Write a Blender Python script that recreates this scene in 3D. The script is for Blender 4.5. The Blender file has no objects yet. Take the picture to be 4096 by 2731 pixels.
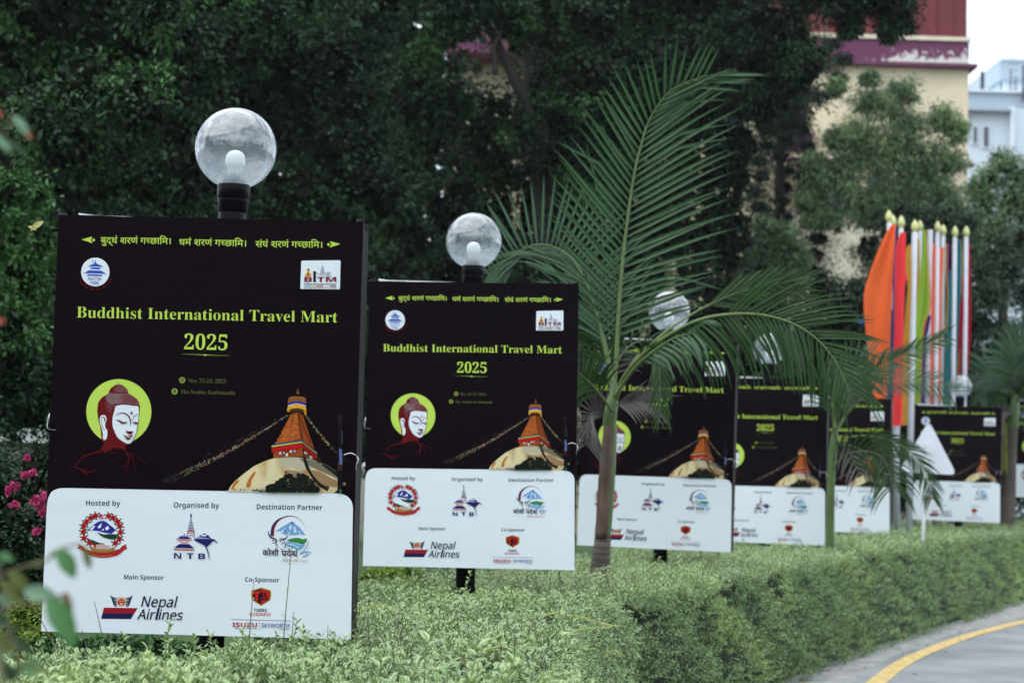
import bpy, bmesh, math, random
import numpy as np
from mathutils import Vector, Matrix, Euler
from mathutils.geometry import tessellate_polygon
random.seed(7); RNG = np.random.default_rng(7)
PI = math.pi; rad = math.radians
scene = bpy.context.scene
COL = scene.collection

# ------------------------------------------------------------------ camera, sky, sun, exposure
FPX = 7160.0                                     # focal length in photo pixels (photo is 4096 wide)
CAMZ = 1.42
cd = bpy.data.cameras.new('camera'); cam = bpy.data.objects.new('camera', cd); COL.objects.link(cam)
CM = Matrix.Rotation(rad(90 + 4.0), 3, 'X') @ Matrix.Rotation(rad(1.7), 3, 'Z')
cam.matrix_world = Matrix.Translation((0, 0, CAMZ)) @ CM.to_4x4()
cd.sensor_width = 36; cd.lens = FPX / 4096 * 36; cd.clip_end = 2000; cd.clip_start = .1
cd.dof.use_dof = True; cd.dof.focus_distance = 6.9; cd.dof.aperture_fstop = 3.6
scene.camera = cam
SUN_EL, SUN_AZ = 72, 262                          # degrees; azimuth clockwise from +Y (veiled sun high up, from the left)
world = bpy.data.worlds.new('World'); scene.world = world; world.use_nodes = True
wn = world.node_tree; wl = wn.links
bg = wn.nodes['Background']; bg.inputs['Strength'].default_value = .1
sky = wn.nodes.new('ShaderNodeTexSky'); sky.sky_type = 'NISHITA'; sky.sun_disc = False
sky.sun_elevation = rad(SUN_EL); sky.sun_rotation = rad(SUN_AZ); sky.air_density = 1.0; sky.dust_density = 2.0
tc = wn.nodes.new('ShaderNodeTexCoord')
mp = wn.nodes.new('ShaderNodeMapping'); mp.inputs['Scale'].default_value = (1.6, 1.6, 3.2); mp.inputs['Location'].default_value = (.4, 1.3, .2)
nz = wn.nodes.new('ShaderNodeTexNoise'); nz.inputs['Scale'].default_value = 1.7; nz.inputs['Detail'].default_value = 7; nz.inputs['Roughness'].default_value = .58
wl.new(tc.outputs['Generated'], mp.inputs[0]); wl.new(mp.outputs[0], nz.inputs['Vector'])
cr = wn.nodes.new('ShaderNodeValToRGB')
cr.color_ramp.elements[0].position = .40; cr.color_ramp.elements[0].color = (4.2, 5.2, 6.4, 1)
cr.color_ramp.elements[1].position = .62; cr.color_ramp.elements[1].color = (14.5, 15.6, 16.4, 1)
wl.new(nz.outputs[0], cr.inputs[0])
mx = wn.nodes.new('ShaderNodeMix'); mx.data_type = 'RGBA'; mx.inputs[0].default_value = .86
wl.new(sky.outputs[0], mx.inputs[6]); wl.new(cr.outputs[0], mx.inputs[7]); wl.new(mx.outputs[2], bg.inputs['Color'])
sd = bpy.data.lights.new('sun', 'SUN'); sd.energy = 1.5; sd.angle = rad(100); sd.color = (1, .97, .9)
sun = bpy.data.objects.new('sun', sd); COL.objects.link(sun)
sdir = Vector((math.sin(rad(SUN_AZ)) * math.cos(rad(SUN_EL)), math.cos(rad(SUN_AZ)) * math.cos(rad(SUN_EL)), math.sin(rad(SUN_EL))))
sun.rotation_euler = sdir.to_track_quat('Z', 'Y').to_euler()
scene.view_settings.view_transform = 'Standard'; scene.view_settings.look = 'None'
scene.view_settings.exposure = 0.98; scene.view_settings.gamma = 1; scene.view_settings.use_curve_mapping = False
scene.render.engine = 'CYCLES'
cy = scene.cycles; cy.max_bounces = 6; cy.diffuse_bounces = 3; cy.glossy_bounces = 3; cy.transmission_bounces = 4
cy.transparent_max_bounces = 10; cy.use_denoising = True; cy.use_adaptive_sampling = True; cy.adaptive_threshold = .015

# ------------------------------------------------------------------ where a pixel of the photograph lies at a given distance / height
CAMP = Vector((0, 0, CAMZ))
def ray(px, py): return CM @ Vector(((px - 2048) / FPX, -(py - 1365.5) / FPX, -1))
def at(px, py, Y):
    v = ray(px, py); return CAMP + v * (Y / v.y)
def atz(px, py, z):
    v = ray(px, py); return CAMP + v * ((z - CAMZ) / v.z)

# ------------------------------------------------------------------ objects, labels
def tag(o, label=None, cat=None, group=None, kind=None):
    if label: o['label'] = label
    if cat: o['category'] = cat
    if group: o['group'] = group
    if kind: o['kind'] = kind
    return o
def empty(name, loc=(0, 0, 0), rot=(0, 0, 0)):
    o = bpy.data.objects.new(name, None); COL.objects.link(o); o.location = loc; o.rotation_euler = rot
    o.empty_display_size = .1; return o
def link(name, me, parent=None, loc=None):
    o = bpy.data.objects.new(name, me); COL.objects.link(o)
    if parent: o.parent = parent
    if loc is not None: o.location = loc
    return o
def copy_tree(o, parent=None):
    c = o.copy(); COL.objects.link(c)
    if parent: c.parent = parent
    for ch in [x for x in o.children]: copy_tree(ch, c)
    return c

def mesh_np(name, V, polys, mats, smooth=False, attrs=None, midx=None):
    """polys: list of (n,k) index arrays"""
    me = bpy.data.meshes.new(name); V = np.asarray(V, dtype=np.float32)
    me.vertices.add(len(V)); me.vertices.foreach_set('co', V.ravel())
    polys = [np.asarray(p, dtype=np.int32) for p in polys if len(p)]
    idx = np.concatenate([p.ravel() for p in polys]); tot = np.concatenate([np.full(len(p), p.shape[1], np.int32) for p in polys])
    st = np.concatenate([[0], np.cumsum(tot)[:-1]]).astype(np.int32)
    me.loops.add(len(idx)); me.loops.foreach_set('vertex_index', idx)
    me.polygons.add(len(tot)); me.polygons.foreach_set('loop_start', st); me.polygons.foreach_set('loop_total', tot)
    if midx is not None: me.polygons.foreach_set('material_index', np.asarray(midx, np.int32))
    if smooth: me.polygons.foreach_set('use_smooth', np.ones(len(tot), bool))
    if attrs:
        for k, a in attrs.items():
            at_ = me.attributes.new(k, 'FLOAT', 'POINT'); at_.data.foreach_set('value', np.asarray(a, np.float32))
    for m in (mats if isinstance(mats, (list, tuple)) else [mats]): me.materials.append(m)
    me.update(calc_edges=True); return me

class MB:
    """collects simple shapes; build() makes one mesh object"""
    def __init__(s): s.v = []; s.f = []; s.m = []
    def add(s, vs, fs, m=0):
        n = len(s.v); s.v += [tuple(p) for p in vs]; s.f += [tuple(i + n for i in f) for f in fs]; s.m += [m] * len(fs); return s
    def box(s, c, d, m=0, M=None):
        x, y, z = d[0] / 2, d[1] / 2, d[2] / 2
        vs = [Vector((sx * x, sy * y, sz * z)) for sz in (-1, 1) for sy in (-1, 1) for sx in (-1, 1)]
        if M: vs = [M @ v for v in vs]
        vs = [v + Vector(c) for v in vs]
        return s.add(vs, [(0, 2, 3, 1), (4, 5, 7, 6), (0, 1, 5, 4), (2, 6, 7, 3), (0, 4, 6, 2), (1, 3, 7, 5)], m)
    def lathe(s, prof, n=24, c=(0, 0, 0), m=0, cap=True):
        vs = []; fs = []
        for r, z in prof:
            for k in range(n):
                a = 2 * PI * k / n; vs.append((c[0] + r * math.cos(a), c[1] + r * math.sin(a), c[2] + z))
        for i in range(len(prof) - 1):
            for k in range(n):
                k2 = (k + 1) % n; fs.append((i * n + k, i * n + k2, (i + 1) * n + k2, (i + 1) * n + k))
        if cap:
            fs.append(tuple(range(n - 1, -1, -1))); fs.append(tuple((len(prof) - 1) * n + k for k in range(n)))
        return s.add(vs, fs, m)
    def tube(s, pts, rs, n=8, m=0, cap=True):
        pts = [Vector(p) for p in pts]
        if not isinstance(rs, (list, tuple)): rs = [rs] * len(pts)
        vs = []; fs = []; ref = None
        for i, p in enumerate(pts):
            t = (pts[min(i + 1, len(pts) - 1)] - pts[max(i - 1, 0)]).normalized()
            if ref is None: ref = t.orthogonal().normalized()
            ref = (ref - t * ref.dot(t)).normalized(); b = t.cross(ref)
            for k in range(n):
                a = 2 * PI * k / n; vs.append(p + (ref * math.cos(a) + b * math.sin(a)) * rs[i])
        for i in range(len(pts) - 1):
            for k in range(n):
                k2 = (k + 1) % n; fs.append((i * n + k, i * n + k2, (i + 1) * n + k2, (i + 1) * n + k))
        if cap:
            fs.append(tuple(range(n - 1, -1, -1))); fs.append(tuple((len(pts) - 1) * n + k for k in range(n)))
        return s.add(vs, fs, m)
    def mesh(s, name, mats, smooth=False):
        me = bpy.data.meshes.new(name); me.from_pydata(s.v, [], s.f)
        for m in (mats if isinstance(mats, (list, tuple)) else [mats]): me.materials.append(m)
        me.polygons.foreach_set('material_index', s.m)
        if smooth: me.polygons.foreach_set('use_smooth', [True] * len(s.f))
        me.update(); return me
    def build(s, name, mats, parent=None, smooth=False, loc=None):
        return link(name, s.mesh(name, mats, smooth), parent, loc)

def crom(pts, n=8, closed=False):
    """Catmull-Rom through points of any dimension"""
    P = [np.array(p, float) for p in pts]; out = []; N = len(P)
    rng = range(N) if closed else range(N - 1)
    for i in rng:
        g = (lambda k: P[k % N]) if closed else (lambda k: P[min(max(k, 0), N - 1)])
        p0, p1, p2, p3 = g(i - 1), g(i), g(i + 1), g(i + 2)
        for k in range(n):
            t = k / n
            out.append(.5 * ((2 * p1) + (-p0 + p2) * t + (2 * p0 - 5 * p1 + 4 * p2 - p3) * t * t + (-p0 + 3 * p1 - 3 * p2 + p3) * t ** 3))
    if not closed: out.append(P[-1])
    return out

# ------------------------------------------------------------------ materials
def haze_box():
    m = bpy.data.materials.new('moist_air'); m.use_nodes = True; nt = m.node_tree; nt.nodes.remove(nt.nodes['Principled BSDF'])
    v = nt.nodes.new('ShaderNodeVolumePrincipled'); v.inputs['Color'].default_value = (.86, .92, .98, 1); v.inputs['Density'].default_value = .0003; v.inputs['Anisotropy'].default_value = .2
    nt.links.new(v.outputs[0], nt.nodes['Material Output'].inputs['Volume'])
    o = MB().box((60, 50, 18), (360, 320, 38)).build('haze', m); tag(o, 'thin moist air over the whole place', kind='stuff')
def mat(name, rgb, rough=.6, spec=.4, noise=0, scale=8, bump=0, bscale=None, rgb2=None, metal=0, detail=5, stretch=None, sharp=None):
    m = bpy.data.materials.new(name); m.use_nodes = True; nt = m.node_tree; L = nt.links
    b = nt.nodes['Principled BSDF']; b.inputs['Base Color'].default_value = (*rgb, 1); b.inputs['Roughness'].default_value = rough
    b.inputs['Specular IOR Level'].default_value = spec; b.inputs['Metallic'].default_value = metal
    if noise or rgb2:
        t = nt.nodes.new('ShaderNodeTexCoord'); n = nt.nodes.new('ShaderNodeTexNoise'); n.inputs['Scale'].default_value = scale; n.inputs['Detail'].default_value = detail
        mp = nt.nodes.new('ShaderNodeMapping'); L.new(t.outputs['Object'], mp.inputs[0]); L.new(mp.outputs[0], n.inputs['Vector'])
        if stretch: mp.inputs['Scale'].default_value = stretch
        r = nt.nodes.new('ShaderNodeValToRGB'); lo, hi = sharp or (.3, .7)
        r.color_ramp.elements[0].position = lo; r.color_ramp.elements[1].position = hi
        r.color_ramp.elements[0].color = (*[c * (1 - noise) for c in rgb], 1); r.color_ramp.elements[1].color = (*(rgb2 or [c * (1 + noise) for c in rgb]), 1)
        L.new(n.outputs[0], r.inputs[0]); L.new(r.outputs[0], b.inputs['Base Color'])
    if bump:
        t = nt.nodes.new('ShaderNodeTexCoord'); n = nt.nodes.new('ShaderNodeTexNoise'); n.inputs['Scale'].default_value = bscale or scale * 4; n.inputs['Detail'].default_value = 6
        L.new(t.outputs['Object'], n.inputs['Vector']); bp = nt.nodes.new('ShaderNodeBump'); bp.inputs['Strength'].default_value = bump; bp.inputs['Distance'].default_value = .02
        L.new(n.outputs[0], bp.inputs['Height']); L.new(bp.outputs[0], b.inputs['Normal'])
    return m

def leafmat(name, dark, light, rough=.5, spec=.35, trans=.3, pale=None, big=None, bigscale=.8):
    """leaf colour varies leaf by leaf; pale = margin colour of variegated leaves; big = second colour mixed in by large noise patches"""
    m = bpy.data.materials.new(name); m.use_nodes = True; nt = m.node_tree; L = nt.links; N = nt.nodes
    b = N['Principled BSDF']; b.inputs['Roughness'].default_value = rough; b.inputs['Specular IOR Level'].default_value = spec
    g = N.new('ShaderNodeNewGeometry'); r = N.new('ShaderNodeValToRGB'); L.new(g.outputs['Random Per Island'], r.inputs[0])
    r.color_ramp.elements[0].color = (*dark, 1); r.color_ramp.elements[1].color = (*light, 1)
    e = r.color_ramp.elements.new(.6); e.color = (*[(a * .6 + c * .4) for a, c in zip(dark, light)], 1)
    out = r.outputs[0]
    if big:
        t = N.new('ShaderNodeTexCoord'); n = N.new('ShaderNodeTexNoise'); n.inputs['Scale'].default_value = bigscale; n.inputs['Detail'].default_value = 3
        L.new(t.outputs['Object'], n.inputs['Vector']); rr = N.new('ShaderNodeMapRange'); rr.inputs[1].default_value = .5; rr.inputs[2].default_value = .68
        L.new(n.outputs[0], rr.inputs[0]); x = N.new('ShaderNodeMix'); x.data_type = 'RGBA'; L.new(rr.outputs[0], x.inputs[0]); L.new(out, x.inputs[6]); x.inputs[7].default_value = (*big, 1); out = x.outputs[2]
    if pale:
        a = N.new('ShaderNodeAttribute'); a.attribute_name = 'edge'; rr = N.new('ShaderNodeMapRange'); rr.inputs[1].default_value = .35; rr.inputs[2].default_value = .8
        L.new(a.outputs['Fac'], rr.inputs[0]); x = N.new('ShaderNodeMix'); x.data_type = 'RGBA'; L.new(rr.outputs[0], x.inputs[0]); L.new(out, x.inputs[6]); x.inputs[7].default_value = (*pale, 1); out = x.outputs[2]
    L.new(out, b.inputs['Base Color'])
    if trans:
        tr = N.new('ShaderNodeBsdfTranslucent'); ms = N.new('ShaderNodeMixShader'); ms.inputs[0].default_value = trans
        L.new(out, tr.inputs[0]); L.new(b.outputs[0], ms.inputs[1]); L.new(tr.outputs[0], ms.inputs[2]); L.new(ms.outputs[0], N['Material Output'].inputs[0])
    return m
# ------------------------------------------------------------------ flat print on the sign boards
BW, BH, BD = 1.11, 1.50, .20                      # board width, height, depth
def S(r, g, b):
    f = lambda c: (c / 255 / 12.92) if c <= 10 else ((c / 255 + .055) / 1.055) ** 2.4
    return (f(r), f(g), f(b))
def homography(src, dst):
    A = []; 
    for (x, y), (u, v) in zip(src, dst):
        A.append([x, y, 1, 0, 0, 0, -u * x, -u * y, -u]); A.append([0, 0, 0, x, y, 1, -v * x, -v * y, -v])
    return np.linalg.svd(np.array(A))[2][-1].reshape(3, 3)
HB = homography([(230, 862), (1458, 888), (1405, 2553), (162, 2523)], [(-BW / 2, BH), (BW / 2, BH), (BW / 2, 0), (-BW / 2, 0)])
def board_xy(px, py):
    v = HB @ np.array([px, py, 1.0]); return (v[0] / v[2], v[1] / v[2])
def conv(ox, oy, s): return lambda x, y: board_xy(ox + x * s, oy + y * s)
cA = conv(150, 820, .5952); cB = conv(150, 1400, .5952); cC = conv(150, 1930, .5952)
cH = conv(250, 1480, .2998); cT = conv(880, 1500, .3188); cL = conv(280, 940, .4847); cP = conv(0, 0, 1)
PRINT = {}
def pcol(rgb):
    k = rgb if isinstance(rgb, str) else tuple(rgb)
    if k not in PRINT:
        if rgb == 'dome': PRINT[k] = mat('print_ink', S(172, 124, 62), rough=.6, spec=.12, rgb2=S(214, 202, 158), scale=9, stretch=(1.6, 1, .55), detail=4, sharp=(.36, .56))
        elif rgb == 'brick': PRINT[k] = mat('print_ink', S(150, 70, 24), rough=.6, spec=.12, rgb2=S(196, 108, 44), scale=70, stretch=(1, 1, 2.2), detail=3, sharp=(.35, .65))
        elif rgb == WHT: PRINT[k] = mat('print_ink', S(*rgb), rough=.55, spec=.15, bump=.22, bscale=5)
        else: PRINT[k] = mat('print_ink', S(*rgb), rough=.6, spec=.12)
    return PRINT[k]
_tc = {}
BOLD, SERIF, SANS, SLANT = 'bold', 'serif', 'sans', 'slant'
def restyle(t, st):
    up, lo, di = {BOLD: (0x1D5D4, 0x1D5EE, 0x1D7EC), SERIF: (0x1D400, 0x1D41A, 0x1D7CE), SANS: (0x1D5A0, 0x1D5BA, 0x1D7E2), SLANT: (0x1D63C, 0x1D656, 0x1D7EC), None: (65, 97, 48)}[st]
    return ''.join(chr(up + ord(c) - 65) if 'A' <= c <= 'Z' else chr(lo + ord(c) - 97) if 'a' <= c <= 'z' else chr(di + ord(c) - 48) if '0' <= c <= '9' else c for c in t)
def glyphs(body, off=0.0, cut=None):
    """outline of a string with the built-in font -> (verts, faces)"""
    k = (body, off, cut)
    if k in _tc: return _tc[k]
    c = bpy.data.curves.new('t', 'FONT'); c.body = body; c.offset = off; c.resolution_u = 4
    o = bpy.data.objects.new('t', c); COL.objects.link(o)
    me = bpy.data.meshes.new_from_object(o.evaluated_get(bpy.context.evaluated_depsgraph_get()))
    bpy.data.objects.remove(o); bpy.data.curves.remove(c)
    if cut is not None:
        bm = bmesh.new(); bm.from_mesh(me); bmesh.ops.bisect_plane(bm, geom=bm.verts[:] + bm.edges[:] + bm.faces[:], plane_co=(cut, 0, 0), plane_no=(1, 0, 0), clear_outer=True)
        bm.to_mesh(me); bm.free()
    V = np.array([v.co[:2] for v in me.vertices]) if len(me.vertices) else np.zeros((0, 2)); F = [tuple(p.vertices) for p in me.polygons]
    bpy.data.meshes.remove(me); _tc[k] = (V, F); return _tc[k]
def advance(s):
    a = glyphs(s)[0][:, 0]; b = glyphs(s + s)[0][:, 0]; return b.max() - a.max()
def compose(tokens, off=0.0):
    """Devanagari line from tokens; ('half', c, share) keeps the left share of a letter, 'REPH' hooks the letter before, 'RA' strokes its foot"""
    x = 0; V = []; F = []; n = 0
    def put(v, f, dx, dy=0):
        nonlocal n
        V.append(v + np.array([dx, dy])); F.extend([tuple(i + n for i in q) for q in f]); n += len(v)
    for t in tokens:
        if t == ' ': x += .28; continue
        if t == 'REPH':
            put(np.array([(-.02, .66), (.04, .66), (.0, .74), (-.06, .80), (-.15, .80), (-.2, .75), (-.14, .755), (-.07, .75), (-.03, .71)]), [tuple(range(9))], x - .04); continue
        if t == 'RA':
            put(np.array([(-.36, .02), (-.32, -.03), (-.13, .12), (-.13, .19)]), [(0, 1, 2, 3)], x - .04, .03); continue
        if isinstance(t, tuple):
            a = advance(t[1]); v, f = glyphs(t[1], off, a * t[2]); put(v, f, x); x += a * t[2]
        else:
            v, f = glyphs(t, off); put(v, f, x); x += advance(t)
    return np.concatenate(V), F

class Art:
    def __init__(s, base=.0006): s.v = []; s.f = []; s.m = []; s.cols = []; s.z = base
    def _add(s, pts, faces, rgb):
        if rgb not in s.cols: s.cols.append(rgb)
        n = len(s.v); s.v += [(p[0], -s.z, p[1]) for p in pts]; s.f += [tuple(i + n for i in f) for f in faces]; s.m += [s.cols.index(rgb)] * len(faces)
    def up(s): s.z += .00012
    def poly(s, rgb, pts, cv, smooth=0, hold=False):
        if not hold: s.up()
        if smooth: pts = [tuple(p) for p in crom(pts, smooth, True)]
        q = [cv(*p) for p in pts]; tri = tessellate_polygon([[Vector((a, b, 0)) for a, b in q]])
        s._add(q, [tuple(t) for t in tri], rgb)
    def disc(s, rgb, c, r, cv, n=28, ry=None, hold=False, a0=0, tilt=0):
        ry = ry or r; ct, st = math.cos(tilt), math.sin(tilt); P = []
        for k in range(n):
            a = a0 + 2 * PI * k / n; x, y = r * math.cos(a), ry * math.sin(a); P.append((c[0] + x * ct - y * st, c[1] + x * st + y * ct))
        if not hold: s.up()
        s._add([cv(*p) for p in P], [tuple(range(n))], rgb)
    def stroke(s, rgb, pts, w, cv, n=6, hold=False):
        if not hold: s.up()
        if not isinstance(w, (list, tuple)): w = [w] * len(pts)
        q = crom([(p[0], p[1], ww) for p, ww in zip(pts, w)], n) if n > 1 else [np.array((p[0], p[1], ww), float) for p, ww in zip(pts, w)]
        L = []; R = []
        for i, p in enumerate(q):
            a = q[max(i - 1, 0)]; b = q[min(i + 1, len(q) - 1)]; d = (b - a)[:2]; d = d / (np.linalg.norm(d) + 1e-9); nn = np.array([-d[1], d[0]]) * max(p[2], .4) / 2
            L.append(cv(*(p[:2] + nn))); R.append(cv(*(p[:2] - nn)))
        m = len(L); s._add(L + R, [(i, i + 1, m + i + 1, m + i) for i in range(m - 1)], rgb)
    def glyph(s, rgb, VF, p0, p1, hpx, href, cv, shear=0, hold=False, fat=0):
        """put an outline between two baseline ends of the photograph; hpx = height in picture px of the reference height href"""
        if fat:
            for dx, dy in ((-fat, 0), (fat, 0), (0, fat * .7), (0, -fat * .7)): s.glyph(rgb, VF, (p0[0] + dx, p0[1] + dy), (p1[0] + dx, p1[1] + dy), hpx, href, cv, shear)
            return
        if not hold: s.up()
        V, F = VF; x0, x1 = V[:, 0].min(), V[:, 0].max(); p0 = np.array(p0, float); p1 = np.array(p1, float)
        d = p1 - p0; up = np.array([-(-d[1]), -d[0]]) / np.linalg.norm(d)
        pts = []
        for x, y in V:
            t = (x - x0) / (x1 - x0); q = p0 + d * t + up * (y / href * hpx) + d / np.linalg.norm(d) * (y / href * hpx * shear); pts.append(cv(*q))
        s._add(pts, F, rgb)
    def text(s, rgb, body, st, p0, p1, hpx, cv, off=0.0, shear=0):
        ref = glyphs(restyle('H', st))[0][:, 1].max()
        s.glyph(rgb, glyphs(restyle(body, st), min(off, 0)), p0, p1, hpx, ref, cv, shear, fat=max(off, 0) * hpx * .5)
    def mesh(s, name):
        me = bpy.data.meshes.new(name); me.from_pydata(s.v, [], s.f)
        for c in s.cols: me.materials.append(pcol(c))
        me.polygons.foreach_set('material_index', s.m); me.update(); return me

LIME = (184, 212, 84); MAR = (98, 12, 18); WHT = (221, 230, 237); INK = (18, 16, 44); NAVY = (32, 28, 96); RED = (196, 28, 40)
ARTS = []                                         # (name, mesh, on sponsor panel?)
def done(a, name, low=False): ARTS.append((name, a.mesh(name), low))

# verse line with two arrows
a = Art(); DR = glyphs('ग')[0][:, 1].max()
sh = ['श', 'र', 'णं']; ga = ['ग', ('half', 'च', .70), 'छा', 'ि', 'म', '।']
for toks, l, r in ((['बु', 'द्', 'धं', ' '] + sh + [' '] + ga, (420, 262), (893, 268)), (['ध', 'मं', 'REPH', ' '] + sh + [' '] + ga, (952, 274), (1403, 283)), (['सं', 'घं', ' '] + sh + [' '] + ga, (1468, 287), (1918, 292))):
    a.glyph(LIME, compose(toks), l, r, 40, DR, cA, fat=.9)
a.poly(LIME, [(290, 237), (363, 217), (355, 240), (366, 262)], cA); a.disc(LIME, (373, 240), 9, cA, 14)
a.poly(LIME, [(2043, 266), (1970, 247), (1982, 268), (1968, 290)], cA); a.disc(LIME, (1962, 269), 9, cA, 14)
done(a, 'verse_lettering')
# association logo
a = Art(); B = (46, 84, 178)
a.disc(WHT, (203, 311), 118, cL, 48)
a.poly(B, [(207, 205), (212, 240), (262, 262), (262, 268), (150, 265), (150, 259), (198, 238)], cL); a.stroke(B, [(144, 268), (158, 262), (205, 258), (250, 264), (266, 272)], 5, cL)
a.poly(B, [(160, 271), (250, 274), (240, 290), (168, 286)], cL)
a.poly(B, [(150, 296), (252, 300), (284, 320), (284, 326), (118, 321), (120, 315)], cL); a.stroke(B, [(112, 326), (120, 318), (200, 320), (280, 324), (288, 334)], 5, cL)
a.poly(B, [(132, 328), (262, 334), (258, 346), (140, 341)], cL); a.stroke(B, [(186, 215), (182, 224), (188, 232)], 6, cL)
a.text(B, 'NATTA', SANS, (143, 379), (253, 382), 27, cL, .012); a.text(B, '1966', SANS, (160, 413), (232, 416), 27, cL, .016)
for i, ch in enumerate('Together We Can Achieve'):
    if ch == ' ': continue
    an = rad(155 - i * 130 / 22); R_ = 147; V, F = glyphs(restyle(ch, SANS), .012); V = V / .7 * 15; V = V - [V[:, 0].mean(), 4]
    cx_, cy_ = 203 + R_ * math.cos(an), 311 + R_ * math.sin(an); t = an - PI / 2
    if not i: a.up()
    a._add([cL(cx_ + x * math.cos(t) + y * math.sin(t), cy_ + x * math.sin(t) - y * math.cos(t)) for x, y in V], F, (132, 20, 26))
done(a, 'association_logo')
# event logo card
a = Art(); M_ = (124, 18, 42)
a.poly(WHT, [(1914, 228), (1917, 219), (1926, 216), (2230, 213), (2238, 216), (2241, 224), (2235, 442), (2232, 449), (2224, 452), (1914, 450), (1908, 447), (1906, 440)], cL)
G = (158, 170, 180)
a.poly(G, [(2090, 235), (2094, 258), (2106, 290), (2110, 330), (2070, 330), (2078, 285), (2086, 255)], cL); a.poly(G, [(2108, 322), (2138, 306), (2168, 322), (2150, 330), (2158, 350), (2118, 350), (2126, 330)], cL)
a.poly((206, 164, 50), [(1975, 300), (1990, 318), (1996, 345), (1945, 347), (1955, 320), (1966, 302)], cL, 3); a.disc((214, 176, 60), (1973, 293), 13, cL, 12); a.disc((60, 36, 20), (1973, 291), 8, cL, 10); a.poly((176, 70, 30), [(1962, 314), (1984, 330), (1978, 344), (1962, 336)], cL)
a.stroke((150, 70, 60), [(2008, 310), (2040, 318), (2072, 332), (2120, 338)], 4, cL); a.disc((110, 180, 210), (2160, 350), 9, cL, 10)
a.poly((24, 16, 22), [(2014, 303), (2036, 305), (2036, 393), (2014, 393)], cL)
a.text(M_, 'B', BOLD, (1941, 391), (2004, 391), 40, cL, .03); a.text(M_, 'TM', BOLD, (2046, 391), (2205, 391), 40, cL, .03)
a.text((20, 20, 30), 'Buddhist International Travel Mart', BOLD, (1940, 415), (2205, 416), 12, cL, .01); a.text(M_, 'Explore the Buddhaland Nepal', SANS, (1938, 444), (2205, 444), 11, cL)
for x0, x1, c in ((1940, 1992, (110, 180, 220)), (1992, 2042, (206, 206, 90)), (2042, 2094, (180, 20, 40)), (2152, 2204, (24, 24, 60))): a.poly(c, [(x0, 424), (x1, 424), (x1, 430), (x0, 430)], cL, hold=x0 > 1940)
done(a, 'event_logo')
# headline, year, date and place
a = Art(); a.text(LIME, 'Buddhist International Travel Mart', SERIF, (258, 760), (2021, 793), 73, cA, -.006); done(a, 'title_lettering')
a = Art(); a.text(LIME, '2025', SERIF, (736, 1399), (910, 1403), 60, cP, -.004); done(a, 'year_lettering')
a = Art(); a.stroke((150, 180, 70), [(965, 31), (1050, 33), (1118, 36), (1205, 39), (1292, 41)], [1, 2.5, 4, 2.5, 1], cB); a.disc(LIME, (1128, 37), 7, cB, 10)
for x in (1114, 1142): a.disc(LIME, (x, 37), 3, cB, 8, hold=True)
D_ = (96, 102, 54)
a.text(D_, 'May 23-24, 2025', SERIF, (1010, 221), (1268, 226), 27, cB, -.014); a.text(D_, 'The Soaltee Kathmandu', SERIF, (960, 296), (1330, 303), 27, cB, -.014)
a.disc((134, 158, 62), (972, 206), 21, cB, 20); a.disc((134, 158, 62), (921, 281), 21, cB, 20)
K = (16, 11, 16)
for k in range(3): a.stroke(K, [(962, 200 + k * 6), (982, 201 + k * 6)], 3, cB, 1)
a.stroke(K, [(960, 195), (984, 195), (984, 217), (960, 217), (960, 195)], 2, cB, 1); a.disc(K, (921, 276), 8, cB, 12); a.poly(K, [(914, 280), (928, 280), (924, 294), (918, 294)], cB); a.disc((160, 186, 70), (921, 276), 3, cB, 8)
done(a, 'date_lettering')

# head in profile before a lime disc
a = Art(); a.disc((184, 214, 88), (745, 560), 437, cH, 72, 432)
head = [(737, 168), (752, 196), (800, 212), (850, 252), (872, 296), (876, 322), (930, 350), (985, 390), (1018, 440), (1031, 500), (1026, 560), (1018, 620), (1012, 700), (1000, 790), (975, 870), (945, 930), (915, 975), (870, 998), (838, 1010), (838, 1072), (780, 1050), (700, 1040), (640, 1060), (570, 1110), (520, 1080), (480, 1080), (548, 990), (548, 968), (515, 950), (508, 850), (498, 770), (475, 690), (462, 620), (455, 540), (468, 440), (508, 380), (560, 345), (608, 320), (612, 290), (640, 245), (690, 212), (722, 196)]
a.poly(MAR, head, cH)
a.poly(WHT, [(735, 176), (744, 196), (742, 206), (728, 205)], cH)
a.poly(WHT, [(700, 498), (730, 480), (800, 468), (880, 475), (940, 484), (1002, 490), (1014, 530), (1013, 600), (1008, 660), (1000, 740), (982, 830), (948, 910), (915, 968), (868, 986), (820, 968), (762, 932), (722, 890), (692, 830), (668, 770), (659, 700), (667, 620), (685, 560)], cH, 4)
a.poly(WHT, [(490, 655), (508, 615), (545, 607), (572, 628), (580, 675), (562, 720), (567, 780), (586, 800), (592, 850), (582, 915), (556, 938), (534, 925), (531, 850), (512, 770), (494, 710)], cH, 4)
a.stroke(MAR, [(540, 690), (560, 680), (555, 650), (530, 634), (510, 655), (508, 700), (528, 765), (545, 800), (560, 802)], [12, 18, 16, 12, 8, 6, 8, 5, 8], cH)
rows = [(226, 742, 800, 4), (243, 695, 832, 7), (264, 692, 850, 9), (290, 690, 850, 9), (322, 620, 872, 13), (342, 600, 905, 14), (364, 580, 935, 15), (386, 575, 962, 16), (408, 585, 985, 17), (428, 600, 1000, 17), (447, 640, 1010, 16), (463, 560, 720, 6), (490, 575, 700, 5), (515, 580, 650, 3), (548, 605, 640, 2), (575, 628, 650, 1)]
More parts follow.
